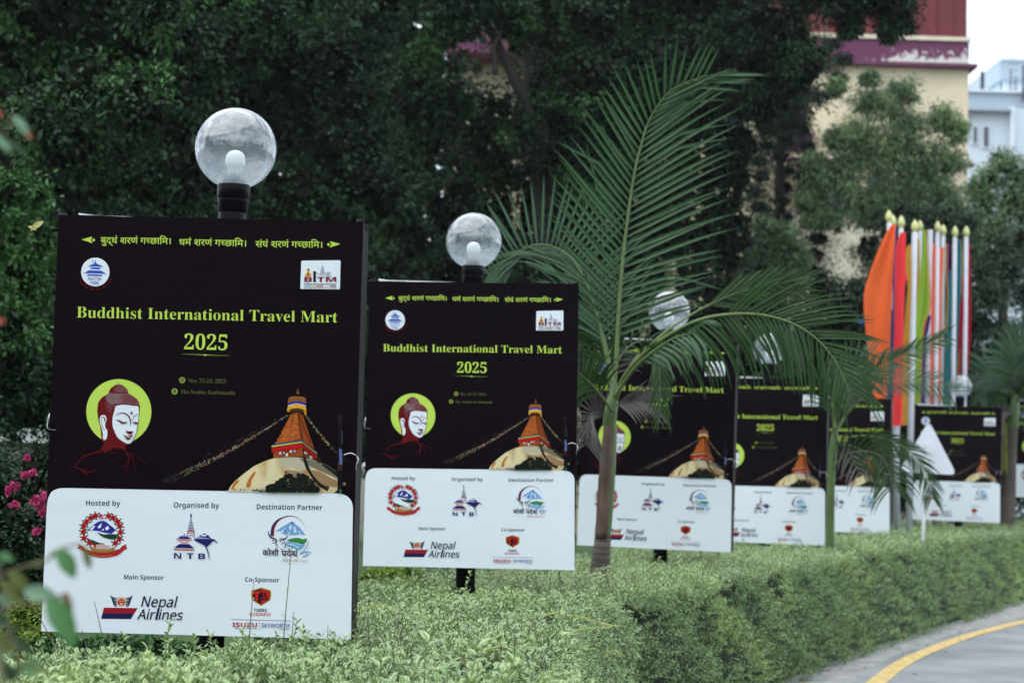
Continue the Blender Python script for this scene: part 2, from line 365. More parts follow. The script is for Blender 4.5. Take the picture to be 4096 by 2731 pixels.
for j, (y, x0, x1, n) in enumerate(rows):
    a.up()
    for i in range(n):
        t = (i + .5 * (j % 2) * .8) / max(n - 1, 1); x = x0 + (x1 - x0) * min(t, 1); r = 5.6 if 4 < j < 11 and x < 780 else 3.8
        if x > 700 and j > 10: continue
        a.disc(WHT, (x, y + (x - 700) * .03 + (6 if j > 8 and x > 800 else 0)), r * 1.1, cH, 8, r * .8, hold=True)
a.stroke(MAR, [(700, 622), (740, 590), (800, 578), (855, 598), (890, 640), (905, 690), (903, 742)], [3, 8, 12, 15, 17, 14, 4], cH)
a.stroke(MAR, [(932, 692), (942, 645), (968, 610), (1012, 597)], [4, 7, 8, 6], cH)
a.poly(MAR, [(703, 671), (755, 672), (800, 690), (860, 699), (852, 712), (800, 722), (768, 708), (740, 686)], cH, 3); a.poly(MAR, [(934, 708), (965, 698), (1002, 706), (998, 726), (965, 722)], cH, 3)
a.stroke(WHT, [(760, 680), (800, 694), (846, 698)], [2, 5, 3], cH)
a.poly(MAR, [(918, 558), (933, 582), (920, 598), (905, 583)], cH, 3)
a.poly(MAR, [(850, 798), (862, 820), (900, 822), (943, 824), (930, 842), (906, 864), (868, 850), (848, 835)], cH, 3)
a.poly(MAR, [(803, 866), (850, 886), (885, 880), (934, 868), (925, 890), (904, 905), (892, 930), (855, 928), (830, 895)], cH, 3); a.stroke(WHT, [(850, 893), (880, 898), (906, 892)], [4, 10, 4], cH)
a.stroke((40, 20, 50), [(1014, 640), (1000, 760), (970, 880), (915, 975)], [2, 5, 5, 4], cH)
F1 = (78, 6, 12); F2 = (46, 6, 10)
a.up()
for pts, w, c in (([(545, 1060), (440, 1105), (300, 1145), (215, 1220), (170, 1300)], [40, 30, 26, 20, 6], F1), ([(80, 1305), (180, 1305), (280, 1345), (400, 1360), (470, 1300)], [10, 22, 26, 22, 6], F1), ([(250, 1340), (300, 1380), (350, 1415)], [26, 26, 4], F1),
    ([(640, 1025), (700, 1060), (800, 1072)], [10, 14, 4], F1), ([(590, 1060), (660, 1100), (760, 1125)], [16, 12, 3], F1), ([(835, 1080), (880, 1160), (875, 1260), (830, 1370)], [26, 26, 16, 4], F1), ([(880, 1105), (930, 1180), (958, 1260), (955, 1355)], [16, 14, 10, 5], F1),
    ([(890, 1110), (980, 1150), (1060, 1200), (1130, 1260), (1145, 1300)], [18, 12, 12, 8, 3], F1), ([(875, 1200), (820, 1290), (730, 1330)], [8, 10, 8], F1), ([(420, 1100), (460, 1130), (490, 1140)], [10, 8, 3], F1), ([(470, 1100), (530, 1110), (580, 1130)], [12, 8, 3], F1),
    ([(265, 1145), (272, 1060), (262, 960), (268, 860), (290, 790)], [6, 12, 10, 8, 4], F2), ([(265, 1020), (180, 950), (168, 880), (210, 800), (270, 760)], [8, 6, 6, 6, 3], F2), ([(268, 1030), (330, 970), (370, 900), (372, 830)], [8, 6, 6, 4], F2), ([(265, 1130), (200, 1090), (150, 1110), (180, 1160)], [5, 5, 5, 3], F2),
    ([(170, 1220), (260, 1210), (340, 1225), (430, 1240)], [6, 10, 6, 3], F2), ([(500, 1320), (540, 1260), (620, 1240), (700, 1245)], [8, 5, 4, 3], F2), ([(510, 1325), (570, 1315), (620, 1280)], [8, 6, 3], F2), ([(560, 1370), (600, 1400), (680, 1400), (740, 1360)], [5, 6, 6, 4], F2), ([(170, 1330), (190, 1370), (250, 1390)], [6, 5, 3], F2), ([(440, 1400), (480, 1430), (540, 1420)], [4, 4, 3], F2), ([(270, 1280), (330, 1240), (400, 1250)], [6, 5, 3], F2)):
    a.stroke(c, pts, [q_ * (.8 if c == F1 else .9) for q_ in w], cH, hold=True)
done(a, 'head_print')

# floodlit dome and spire with flag strings
rr = random.Random(3)
a = Art()
for q, (pa, pb, sag, w, n, dim) in enumerate((((1690, 436), (840, 882), 28, 12, 330, 0), ((1650, 462), (890, 890), 18, 9, 170, 0), ((1600, 470), (1130, 716), 10, 7, 60, 1), ((1805, 440), (2025, 700), 12, 10, 130, 0), ((2020, 690), (2090, 750), 0, 6, 14, 1))):
    a.up()
    for k in range(n):
        t = rr.random(); x = pa[0] + (pb[0] - pa[0]) * t; y = pa[1] + (pb[1] - pa[1]) * t + sag * math.sin(PI * t); ww = w * (.35 + .8 * min(t * 1.4, 1))
        c = rr.choice([(180, 40, 34), (196, 180, 70), (70, 120, 60), (180, 184, 180), (60, 80, 150), (160, 110, 60)]); f = (.75 - .45 * max(0, t - .7) / .3) * (.6 if dim else 1)
        c = tuple(int(v * (.35 if f < .5 else .55 if f < .7 else .8)) for v in c); s_ = 2.2 + 2.4 * rr.random()
        x += rr.gauss(0, ww * .3); y += rr.gauss(0, ww * .55); a._add([cB(x - s_, y - s_ * .8), cB(x + s_, y - s_), cB(x + s_ * .8, y + s_), cB(x - s_, y + s_)], [(0, 1, 2, 3)], c)
dome = [(100, 1464), (130, 1400), (190, 1330), (300, 1240), (420, 1150), (560, 1082), (700, 1040), (860, 1028), (1010, 1035), (1150, 1058), (1280, 1110), (1400, 1190), (1482, 1290), (1484, 1440), (1430, 1480), (800, 1474)]
a.poly('dome', dome, cT)
for c, p in (((182, 174, 150), [(760, 1045), (860, 1032), (1010, 1040), (1150, 1062), (1180, 1160), (1000, 1190), (860, 1150), (740, 1140)]), 
             ((178, 106, 36), [(430, 1215), (450, 1230), (400, 1320), (385, 1400), (330, 1405), (360, 1310)]), ((184, 110, 40), [(215, 1320), (240, 1330), (190, 1400), (170, 1440), (140, 1440), (165, 1370)]),
             ((150, 118, 84), [(1110, 1200), (1250, 1210), (1400, 1290), (1470, 1330), (1470, 1400), (1300, 1380), (1180, 1290)]), ((116, 108, 92), [(1000, 1050), (1150, 1068), (1280, 1120), (1400, 1200), (1470, 1290), (1300, 1220), (1150, 1150)]), ((150, 126, 98), [(820, 1200), (960, 1200), (1060, 1240), (1060, 1330), (900, 1330), (840, 1290)])):
    a.poly(c, p, cT, 3)
a.poly((196, 186, 160), [(100, 1464), (200, 1430), (400, 1412), (640, 1418), (700, 1446), (640, 1472)], cT, 3)
for x in (190, 262, 308, 416, 480, 532, 590): a.poly((30, 24, 20), [(x - 7, 1434), (x + 7, 1432), (x + 7, 1452), (x - 7, 1454)], cT, hold=x > 190)
a.stroke((26, 22, 18), [(1065, 1040), (1100, 1150), (1160, 1260), (1250, 1370), (1370, 1430)], [34, 42, 36, 40, 60], cT); a.stroke((92, 84, 64), [(1100, 1080), (1140, 1200), (1230, 1320), (1370, 1430)], [4, 6, 6, 8], cT)
a.stroke((34, 30, 26), [(1290, 1120), (1380, 1180), (1470, 1240)], [26, 36, 44], cT); a.stroke((110, 106, 84), [(1290, 1105), (1380, 1150), (1465, 1210)], 4, cT)
a.poly((40, 26, 14), [(1190, 1062), (1232, 1000), (1300, 1110), (1240, 1100)], cT)
a.poly((150, 74, 28), [(672, 965), (1045, 905), (1048, 1020), (860, 1024), (676, 1044)], cT); a.poly((112, 52, 22), [(1045, 905), (1200, 1010), (1192, 1062), (1048, 1022)], cT)
sp = [(700, 866), (700, 840), (722, 838), (724, 800), (748, 795), (752, 758), (775, 752), (780, 700), (800, 694), (806, 655), (826, 648), (832, 608), (852, 600), (858, 560), (872, 550), (888, 500), (985, 470), (1010, 815)]
a.poly('brick', sp, cT); a.poly((140, 64, 22), [(985, 470), (1050, 510), (1085, 620), (1130, 760), (1192, 926), (1010, 815)], cT)
for k in range(1, 9): y = 500 + k * 40; a.stroke((132, 64, 24), [(880 - k * 21, y + 8), (990 + k * 2, y - 8)], 4, cT, 1)
a.stroke((40, 24, 14), [(985, 470), (1010, 640), (1040, 800), (1060, 1000)], [10, 10, 14, 26], cT); a.stroke((50, 28, 16), [(1000, 500), (1070, 680), (1150, 870)], [6, 10, 12], cT); a.stroke((46, 26, 14), [(930, 520), (920, 580), (905, 640)], 6, cT)
for y0, h, c in ((0, 14, (44, 48, 128)), (10, 8, (52, 96, 54)), (18, 12, (196, 204, 84)), (30, 10, (48, 86, 50)), (38, 62, (176, 20, 22))):
    a.poly(c, [(655, 874 + y0), (1035, 818 + y0), (1037, 818 + y0 + h), (653, 874 + y0 + h)], cT); a.poly(tuple(int(v * .8) for v in c), [(1035, 818 + y0), (1225, 962 + y0), (1229, 965 + y0 + h), (1037, 818 + y0 + h)], cT)
for ex, ey in ((782, 980), (916, 960)):
    a.disc((190, 40, 30), (ex, ey - 6), 50, cT, 14, 20, tilt=-.1); a.disc((220, 222, 214), (ex, ey), 38, cT, 14, 16, tilt=-.1); a.disc((40, 70, 130), (ex + 6, ey - 2), 17, cT, 12)
a.stroke((24, 14, 14), [(800, 945), (840, 962), (875, 935)], 6, cT); a.poly((224, 222, 210), [(836, 986), (856, 984), (862, 1005), (846, 1026), (832, 1008)], cT, 3)
for ex, ey in ((1082, 980), (1150, 1034)): a.disc((214, 214, 206), (ex, ey), 22, cT, 12, 14, tilt=.6); a.disc((40, 60, 120), (ex, ey), 9, cT, 8)
a.poly((190, 130, 36), [(862, 400), (1088, 400), (1097, 500), (1070, 505), (1050, 440), (975, 422), (895, 436), (872, 470), (846, 460)], cT); a.poly((70, 38, 18), [(895, 436), (975, 424), (1050, 440), (1068, 490), (985, 462), (880, 480)], cT, 3)
a.poly((128, 80, 38), [(868, 300), (900, 276), (975, 270), (1060, 280), (1086, 305), (1086, 372), (975, 350), (866, 372)], cT, 2)
a.stroke((160, 110, 60), [(870, 302), (975, 284), (1084, 304)], 6, cT)
for y, w, c in ((352, 26, (46, 42, 140)), (372, 10, (206, 208, 214)), (380, 8, (190, 30, 30))): a.stroke(c, [(862, y + 20), (975, y - 6), (1086, y + 20)], w, cT)
a.poly((216, 164, 44), [(862, 400), (900, 384), (975, 376), (1050, 384), (1086, 402), (1090, 446), (1050, 424), (975, 416), (900, 426), (848, 450)], cT)
a.poly((96, 60, 30), [(982, 168), (996, 190), (1004, 225), (1016, 244), (960, 244), (974, 222), (976, 190)], cT); a.disc((160, 110, 60), (988, 226), 10, cT, 10)
a.poly((8, 10, 12), [(1488, 480), (1548, 482), (1552, 1470), (1484, 1474)], cT); a.poly((34, 22, 26), [(1490, 500), (1548, 502), (1550, 590), (1490, 588)], cT)
a.poly((92, 100, 150), [(1505, 925), (1535, 930), (1545, 1010), (1546, 1125), (1510, 1120)], cT); a.stroke((70, 84, 130), [(1536, 700), (1545, 780), (1540, 860)], 7, cT); a.poly((52, 90, 46), [(1490, 1090), (1506, 1100), (1506, 1125), (1492, 1128)], cT); a.poly((60, 20, 24), [(1485, 1130), (1545, 1130), (1540, 1200), (1485, 1200)], cT)
a.poly((62, 110, 60), [(1510, 1430), (1530, 1432), (1532, 1478), (1508, 1478)], cT); a.disc((120, 100, 74), (1572, 1365), 22, cT, 9)
for k in range(520):                               # dark shrub before the dome
    u = rr.random(); lim = [(600, 1400), (740, 1330), (800, 1260), (825, 1190), (880, 1220), (950, 1290), (1025, 1200), (1060, 1240), (1120, 1270), (1200, 1370), (1250, 1420)]
    x = 600 + 650 * u; top = np.interp(x, [p[0] for p in lim], [p[1] for p in lim]); y = top + (1462 - top) * rr.random() ** .8
    if k % 40 == 0: a.up()
    sz = rr.uniform(12, 30); an = rr.random() * 6.3
    a._add([cT(x + sz * math.cos(an + q), min(y + sz * math.sin(an + q) * rr.uniform(.5, 1), 1472)) for q in (0, 1.2, 2.5, 3.9, 5.1)], [(0, 1, 2, 3, 4)], rr.choice([(14, 20, 16), (20, 28, 20), (10, 14, 14), (26, 36, 26)]))
for k in range(26): x = 430 + 200 * rr.random(); a.disc((26, 26, 18), (x, 1455 + rr.uniform(-22, 8)), rr.uniform(6, 12), cT, 6, hold=k > 0)
done(a, 'temple_print')

# ---- lower white panel
a = Art(.0003); base = [(20, 995)] + crom([(57, 170), (66, 112), (90, 64), (135, 42), (180, 38)], 5) + [(2020, 72)] + crom([(2050, 76), (2090, 95), (2116, 130), (2124, 170)], 5) + [(2109, 1047)]
a.poly(WHT, base, cC); WP = a.mesh('sponsor_panel')
b0 = .0007
for t, l, r, h in (('Hosted by', (322, 155), (553, 158), 35), ('Organised by', (915, 168), (1221, 172), 35), ('Destination Partner', (1475, 180), (1917, 184), 35)): a = Art(b0); a.text(INK, t, BOLD, l, r, h, cC, -.004); done(a, 'caption_lettering', True)
for t, l, r, h in (('Main Sponsor', (579, 647), (847, 651), 30), ('Co-Sponsor', (1396, 663), (1627, 667), 30)): a = Art(b0); a.text(INK, t, BOLD, l, r, h, cC); done(a, 'caption_lettering', True)
# national emblem
a = Art(b0); GR = (18, 62, 44); BL = (44, 44, 140)
a.up()
fl = [(388, 222), (355, 237), (327, 262), (308, 292), (305, 330), (310, 372), (347, 404), (475, 224), (507, 237), (537, 262), (551, 292), (556, 332), (548, 378), (521, 405)]
for x, y in fl:
    for q in range(6): an = q * 1.05 + .3; a.disc(GR, (x + 24 * math.cos(an), y + 20 * math.sin(an)), 11, cC, 6, 5, hold=True, tilt=an)
a.poly(BL, [(325, 325), (372, 283), (400, 265), (430, 255), (455, 262), (478, 280), (510, 305), (532, 322), (500, 345), (440, 335), (405, 325), (370, 322)], cC)
for p in ([(345, 318), (372, 288), (385, 292), (365, 320)], [(400, 300), (430, 270), (422, 300), (410, 308)], [(450, 305), (470, 290), (480, 308), (462, 322)], [(495, 345), (520, 322), (540, 330), (510, 350)], [(428, 322), (440, 308), (446, 320)]): a.poly(WHT, p, cC)
a.poly(GR, [(400, 333), (440, 348), (480, 345), (535, 350), (528, 372), (500, 382), (465, 374), (430, 362)], cC, 3); a.poly(GR, [(330, 378), (372, 388), (410, 402), (450, 412), (400, 416), (350, 414)], cC, 3)
a.poly((196, 160, 150), [(375, 425), (420, 412), (455, 418), (490, 428), (450, 446), (400, 446)], cC, 3); a.poly((150, 116, 50), [(345, 425), (380, 440), (430, 450), (480, 444), (520, 430), (500, 465), (430, 482), (370, 465)], cC, 2); a.poly((180, 30, 32), [(372, 412), (392, 414), (388, 440), (376, 436)], cC)
a.up()
for x, y in fl:
    for q in range(5): an = q * 1.257 + x; a.disc((186, 24, 30), (x + 9 * math.cos(an), y + 9 * math.sin(an)), 9.5, cC, 6, hold=True)
a.stroke((170, 28, 34), [(290, 432), (340, 470), (430, 490), (530, 474), (575, 436)], [26, 26, 26, 26, 26], cC); a.poly((170, 28, 34), [(265, 410), (300, 425), (285, 448), (262, 440), (276, 428)], cC); a.poly((170, 28, 34), [(600, 412), (566, 424), (580, 450), (604, 438), (592, 428)], cC)
a.stroke((150, 60, 40), [(320, 448), (380, 468), (430, 473), (490, 466), (545, 448)], 9, cC); a.stroke((206, 130, 120), [(365, 484), (430, 494), (500, 487)], 3, cC)
a.poly((40, 44, 130), [(413, 205), (418, 205), (418, 246), (413, 246)], cC); a.poly((180, 20, 50), [(416, 206), (446, 224), (426, 226), (448, 243), (416, 243)], cC); a.disc(WHT, (424, 236), 4, cC, 8)
done(a, 'state_emblem', True)
# tourism board logo
a = Art(b0)
a.poly(NAVY, [(1031, 203), (1037, 218), (1037, 236), (1027, 236), (1026, 218)], cC)
for k in range(9): y = 242 + k * 10.2; h = 4.5 + k * 2.5; a.poly(NAVY, [(1031 - h, y), (1031 + h, y), (1031 + h + 1, y + 5.4), (1031 - h - 1, y + 5.4)], cC, hold=k > 0)
a.stroke(RED, [(1004, 338), (1057, 338)], 5, cC, 1); a.stroke(RED, [(1008, 334), (1028, 320), (1052, 334)], 6, cC, 1); a.stroke(NAVY, [(1006, 344), (1006, 372)], 4, cC, 1); a.stroke(NAVY, [(1054, 344), (1054, 378)], 4, cC, 1)
a.stroke(NAVY, [(1014, 354), (1024, 351), (1030, 356), (1038, 351), (1048, 354)], 3, cC); a.disc(NAVY, (1020, 358), 3, cC, 8); a.disc(NAVY, (1042, 358), 3, cC, 8); a.stroke(RED, [(1030, 362), (1032, 370)], 3, cC, 1)
a.poly((92, 88, 160), [(962, 357), (1010, 359), (1016, 366), (954, 364)], cC); a.poly(NAVY, [(954, 364), (1016, 366), (1034, 378), (940, 376)], cC); a.poly(NAVY, [(985, 342), (992, 355), (980, 355)], cC)
a.stroke(RED, [(934, 376), (944, 384), (985, 385), (1026, 386), (1036, 380)], 5, cC); a.stroke(RED, [(955, 390), (966, 402), (1006, 403), (1014, 391)], 5, cC, 1)
a.poly(NAVY, [(955, 411), (1020, 412), (1056, 440), (916, 436)], cC); a.stroke(RED, [(916, 448), (1054, 451)], 7, cC, 1); a.poly(RED, [(912, 444), (920, 444), (924, 454)], cC, hold=True)
a.poly(NAVY, [(1050, 384), (1095, 352), (1122, 341), (1148, 352), (1168, 376), (1188, 378), (1209, 402), (1207, 407), (1184, 388), (1140, 430)], cC)
a.poly(WHT, [(1100, 352), (1122, 344), (1140, 352), (1128, 362), (1118, 356), (1108, 362)], cC); a.poly(NAVY, [(1110, 348), (1122, 338), (1136, 350), (1126, 350)], cC)
a.poly((150, 150, 200), [(1066, 372), (1090, 358), (1100, 366), (1160, 374), (1158, 377), (1064, 376)], cC)
a.stroke(NAVY, [(1128, 425), (1142, 450), (1150, 480), (1156, 514)], [7, 7, 6, 3], cC)
a.text(NAVY, 'N', BOLD, (917, 508), (966, 508), 37, cC); a.text(NAVY, 'T', BOLD, (1002, 509), (1050, 509), 37, cC); a.text(NAVY, 'B', BOLD, (1081, 511), (1128, 511), 37, cC)
done(a, 'tourism_board_logo', True)
# province logo
a = Art(b0)
a.stroke((110, 24, 48), [(1583, 360), (1590, 300), (1625, 250), (1685, 225), (1740, 232), (1780, 262), (1802, 302)], [16, 15, 11, 7, 4, 2.5, 1], cC, 8); a.stroke(NAVY, [(1572, 355), (1580, 295), (1618, 248), (1680, 224)], [10, 9, 6, 3], cC, 8)
LB = (112, 158, 204); a.poly(LB, [(1602, 326), (1640, 300), (1672, 282), (1700, 266), (1722, 262), (1740, 282), (1765, 300), (1780, 320), (1806, 352), (1770, 345), (1740, 350), (1700, 352), (1650, 345), (1640, 325)], cC)
for p in ([(1690, 300), (1706, 276), (1712, 300), (1700, 322)], [(1720, 290), (1736, 300), (1745, 330), (1728, 340)], [(1640, 322), (1668, 300), (1662, 326), (1650, 336)], [(1755, 320), (1770, 335), (1760, 344)], [(1680, 345), (1690, 328), (1700, 348)]): a.poly((196, 214, 232), p, cC)
for p in ([(1700, 262), (1712, 285), (1722, 262)], [(1655, 310), (1672, 322), (1662, 334)]): a.poly((70, 110, 176), p, cC)
a.poly((52, 128, 62), [(1680, 385), (1720, 372), (1755, 370), (1785, 378), (1812, 374), (1808, 396), (1780, 410), (1740, 400), (1705, 395)], cC, 3)
a.poly((96, 160, 204), [(1676, 398), (1720, 400), (1760, 415), (1800, 410), (1780, 438), (1740, 455), (1735, 440), (1700, 430), (1680, 420)], cC, 3); a.stroke(WHT, [(1682, 410), (1720, 415), (1760, 438)], 5, cC)
a.stroke((100, 160, 210), [(1762, 482), (1790, 468), (1820, 462), (1850, 474)], [3, 9, 8, 2], cC); a.stroke((100, 160, 210), [(1780, 498), (1805, 488), (1818, 476), (1828, 488)], [3, 9, 7, 3], cC)
HN = (36, 34, 60)
a.stroke(HN, [(1552, 322), (1556, 345), (1575, 368), (1610, 378)], [2, 8, 11, 5], cC); a.stroke(HN, [(1682, 350), (1676, 368), (1656, 378), (1630, 372)], [2, 7, 9, 4], cC)
for p, w in (([(1578, 392), (1590, 386), (1606, 390), (1596, 404), (1582, 402)], 4), ([(1612, 380), (1606, 410), (1618, 436)], [4, 5, 3]), ([(1650, 380), (1664, 400), (1672, 420), (1660, 434)], [3, 5, 6, 4]), ([(1624, 388), (1634, 384), (1642, 392)], 4), ([(1640, 410), (1650, 404), (1654, 414)], 4), ([(1632, 440), (1645, 446), (1660, 440)], 3)): a.stroke(HN, p, w, cC)
a.disc(HN, (1634, 392), 4, cC, 8)
a.glyph(INK, compose(['को', 'शी']), (1514, 486), (1622, 489), 34, DR, cC, fat=1); a.glyph(INK, compose(['प', 'RA', 'दे', 'श']), (1640, 489), (1750, 492), 34, DR, cC, fat=1); a.stroke(INK, [(1722, 478), (1742, 488), (1752, 500)], [3, 5, 2], cC)
BRN = (170, 112, 96); a.glyph(BRN, compose(['प', 'य', 'REPH', 'ट', 'न', ' ', 'व', 'ष', 'REPH', ' ', '२०८२']), (1646, 528), (1824, 531), 16, DR, cC)
a.stroke((150, 160, 176), [(1768, 472), (1795, 450), (1815, 420), (1826, 385)], [5, 6, 6, 3], cC)
done(a, 'province_logo', True)
# airline logo
a = Art(b0)
a.poly((150, 22, 34), [(444, 836), (673, 839), (648, 876), (434, 873)], cC); a.poly((30, 26, 74), [(434, 873), (648, 876), (626, 913), (424, 911)], cC)
for sgn in (-1, 1):
    for k in range(6):
        y = 752 + k * 11; x0 = 562 + sgn * (77 - k * 4); a.stroke((34, 40, 70), [(x0, y), (562 + sgn * (58 - k * 3), y + 18), (562 + sgn * 28, y + 22 if k < 3 else y + 16)], [2, 8, 5], cC, hold=k > 0)
a.up()
for k in range(9): an = PI + k * PI / 8; a.poly((200, 160, 50), [(562 + 24 * math.cos(an - .16), 796 + 24 * math.sin(an - .16)), (562 + 40 * math.cos(an), 796 + 38 * math.sin(an)), (562 + 24 * math.cos(an + .16), 796 + 24 * math.sin(an + .16))], cC, hold=True)
a.disc((200, 160, 60), (562, 800), 27, cC, 20); a.disc((190, 34, 34), (562, 801), 23, cC, 18)
a.stroke(WHT, [(550, 792), (558, 794)], 5, cC, 1); a.stroke(WHT, [(568, 794), (576, 792)], 5, cC, 1); a.poly((230, 200, 190), [(552, 806), (574, 806), (570, 820), (556, 820)], cC); a.stroke((30, 26, 60), [(556, 812), (571, 812)], 3, cC, 1); a.stroke((30, 26, 60), [(562, 780), (562, 790)], 4, cC, 1)
a.text((22, 22, 60), 'Nepal', SANS, (695, 830), (925, 834), 70, cC, .03, .22); a.text((22, 22, 60), 'Airlines', SANS, (668, 913), (968, 918), 66, cC, .03, .22)
a.stroke((22, 22, 60), [(815, 838), (798, 916)], 12, cC, 1)
done(a, 'airline_logo', True)
# co-sponsor shields and names
a = Art(b0)
sh_ = [(1504, 700), (1545, 712), (1570, 720), (1574, 745), (1568, 785), (1504, 825), (1440, 785), (1434, 745), (1438, 720), (1463, 712)]
a.poly((196, 160, 70), sh_, cC); a.poly((30, 16, 24), [(1504 + (x - 1504) * .88, 762 + (y - 762) * .88) for x, y in sh_], cC); a.poly((196, 30, 32), [(1504, 712), (1556, 728), (1560, 755), (1554, 778), (1504, 812)], cC)
RD = (200, 32, 34); a.poly(RD, [(1450, 730), (1498, 724), (1498, 740), (1482, 742), (1482, 796), (1466, 788), (1466, 744), (1450, 746)], cC); a.text((26, 14, 22), 'B', BOLD, (1510, 790), (1550, 782), 54, cC)
a.text(INK, 'TIMES', BOLD, (1454, 863), (1542, 864), 21, cC); a.text((186, 36, 56), 'BUSINESS', BOLD, (1427, 890), (1568, 892), 21, cC, -.01)
a.stroke((60, 62, 110), [(1298, 914), (1706, 924)], 2.6, cC, 1); a.stroke((150, 156, 170), [(1492, 930), (1492, 984)], 2.2, cC, 1)
a.text((176, 26, 46), 'ISUZU', BOLD, (1311, 963), (1476, 965), 28, cC, .02); a.text((62, 84, 160), 'SKYWORTH', SANS, (1506, 967), (1694, 970), 28, cC, .018)
a.text((40, 40, 60), 'Highest Selling Lifestyle Pickup in Nepal', BOLD, (1328, 976), (1476, 978), 7, cC); a.text((40, 40, 60), '12 SEATER EV BUS', BOLD, (1622, 981), (1694, 982), 7, cC)
done(a, 'co_sponsor_logo', True)
# ------------------------------------------------------------------ sign boards and lamp posts
M_FLEX = mat('dark_flex_print', (.0052, .0024, .0048), rough=.5, spec=.05, bump=.35, bscale=5)
M_FLEXB = mat('black_flex_side', (.006, .006, .007), rough=.5, spec=.10, bump=.2, bscale=14)
M_WHITEIN = mat('white_flex_reverse', (.82, .84, .86), rough=.5)
M_WIRE = mat('bright_wire', (.75, .77, .8), rough=.3, metal=.9)
M_BLACK = mat('black_gloss_paint', (.004, .0035, .006), rough=.35, spec=.10, bump=.15, bscale=20)
M_BULB = mat('white_bulb', (.9, .92, .88), rough=.3)
M_BULBN = mat('white_plastic_neck', (.75, .78, .78), rough=.4)
M_SOCK = mat('grey_socket', (.09, .09, .12), rough=.5)
def globe_mat():
    m = bpy.data.materials.new('clear_dusty_globe'); m.use_nodes = True; nt = m.node_tree; N = nt.nodes; L = nt.links; N.remove(N['Principled BSDF'])
    tr = N.new('ShaderNodeBsdfTransparent'); tr.inputs[0].default_value = (.93, .95, .97, 1)
    gl = N.new('ShaderNodeBsdfGlossy'); gl.inputs['Roughness'].default_value = .03
    df = N.new('ShaderNodeBsdfDiffuse'); df.inputs[0].default_value = (.55, .66, .76, 1)
    tl = N.new('ShaderNodeBsdfTranslucent'); tl.inputs[0].default_value = (.6, .66, .72, 1)
    dd = N.new('ShaderNodeMixShader'); dd.inputs[0].default_value = .5; L.new(df.outputs[0], dd.inputs[1]); L.new(tl.outputs[0], dd.inputs[2])
    lf = N.new('ShaderNodeLayerWeight'); lf.inputs[0].default_value = .5; pw = N.new('ShaderNodeMath'); pw.operation = 'POWER'; L.new(lf.outputs['Facing'], pw.inputs[0]); pw.inputs[1].default_value = 3.0
    lw = N.new('ShaderNodeMapRange'); L.new(pw.outputs[0], lw.inputs[0]); lw.inputs[3].default_value = .15; lw.inputs[4].default_value = .9
    a = N.new('ShaderNodeMixShader'); L.new(lw.outputs[0], a.inputs[0]); L.new(tr.outputs[0], a.inputs[1]); L.new(gl.outputs[0], a.inputs[2])
    t = N.new('ShaderNodeTexCoord'); sx = N.new('ShaderNodeSeparateXYZ'); L.new(t.outputs['Object'], sx.inputs[0])
    mr = N.new('ShaderNodeMapRange'); mr.inputs[1].default_value = -.15; mr.inputs[2].default_value = -.01; mr.inputs[3].default_value = .50; mr.inputs[4].default_value = .11; L.new(sx.outputs[2], mr.inputs[0])
    n = N.new('ShaderNodeTexNoise'); n.inputs['Scale'].default_value = 22; n.inputs['Detail'].default_value = 8; L.new(t.outputs['Object'], n.inputs['Vector'])
    nr = N.new('ShaderNodeMapRange'); nr.inputs[1].default_value = .35; nr.inputs[2].default_value = .75; nr.inputs[3].default_value = .75; nr.inputs[4].default_value = 1.4; L.new(n.outputs[0], nr.inputs[0])
    mu = N.new('ShaderNodeMath'); mu.operation = 'MULTIPLY'; L.new(mr.outputs[0], mu.inputs[0]); L.new(nr.outputs[0], mu.inputs[1])
    b = N.new('ShaderNodeMixShader'); L.new(mu.outputs[0], b.inputs[0]); L.new(a.outputs[0], b.inputs[1]); L.new(dd.outputs[0], b.inputs[2]); L.new(b.outputs[0], N['Material Output'].inputs[0])
    return m
M_GLOBE = globe_mat()

def panel_mesh(name, w, h, y, th, matr, seed, jag=.004):
    """thin fabric-covered sheet; y = front face, th = thickness behind it, edges slightly uneven"""
    r = random.Random(seed); nx, nz = 14, 12; V = []; F = []
    for k in range(2):
        for j in range(nz + 1):
            for i in range(nx + 1):
                x = -w / 2 + w * i / nx; z = h * j / nz
                if j == nz: z += r.uniform(-jag, jag) * .5
                if k == 0: yy = y
                else: yy = y + th
                V.append((x, yy, z))
    n = (nx + 1) * (nz + 1)
    for j in range(nz):
        for i in range(nx):
            q = j * (nx + 1) + i; F.append((q, q + 1, q + nx + 2, q + nx + 1)); F.append((n + q + 1, n + q, n + q + nx + 1, n + q + nx + 2))
    for i in range(nx): F.append((i + 1, i, n + i, n + i + 1)); t = nz * (nx + 1) + i; F.append((t, t + 1, n + t + 1, n + t))
    for j in range(nz): q = j * (nx + 1); F.append((q, q + nx + 1, n + q + nx + 1, n + q)); t = q + nx; F.append((t + nx + 1, t, n + t, n + t + nx + 1))
    me = bpy.data.meshes.new(name); me.from_pydata(V, [], F)
    for mm in (matr if isinstance(matr, list) else [matr]): me.materials.append(mm)
    return me
FRONT = panel_mesh('front_panel', BW, BH, 0, .035, M_FLEX, 1)
SIDES = []
for x in (-1, 1):
    m = MB(); m.box((x * (BW / 2 - .004), .095, BH / 2 - .004), (.008, .108, BH - .03)); m.box((x * (BW / 2 - .001), .0985, BH / 2), (.004, .006, BH - .02)); SIDES.append(m.mesh('side_panel', M_FLEXB))
mb = MB(); z0 = .0
mb.box((0, BD - .0175, BH / 2 + .002), (BW, .035, BH)); BACK = mb.mesh('back_panel', M_FLEXB)
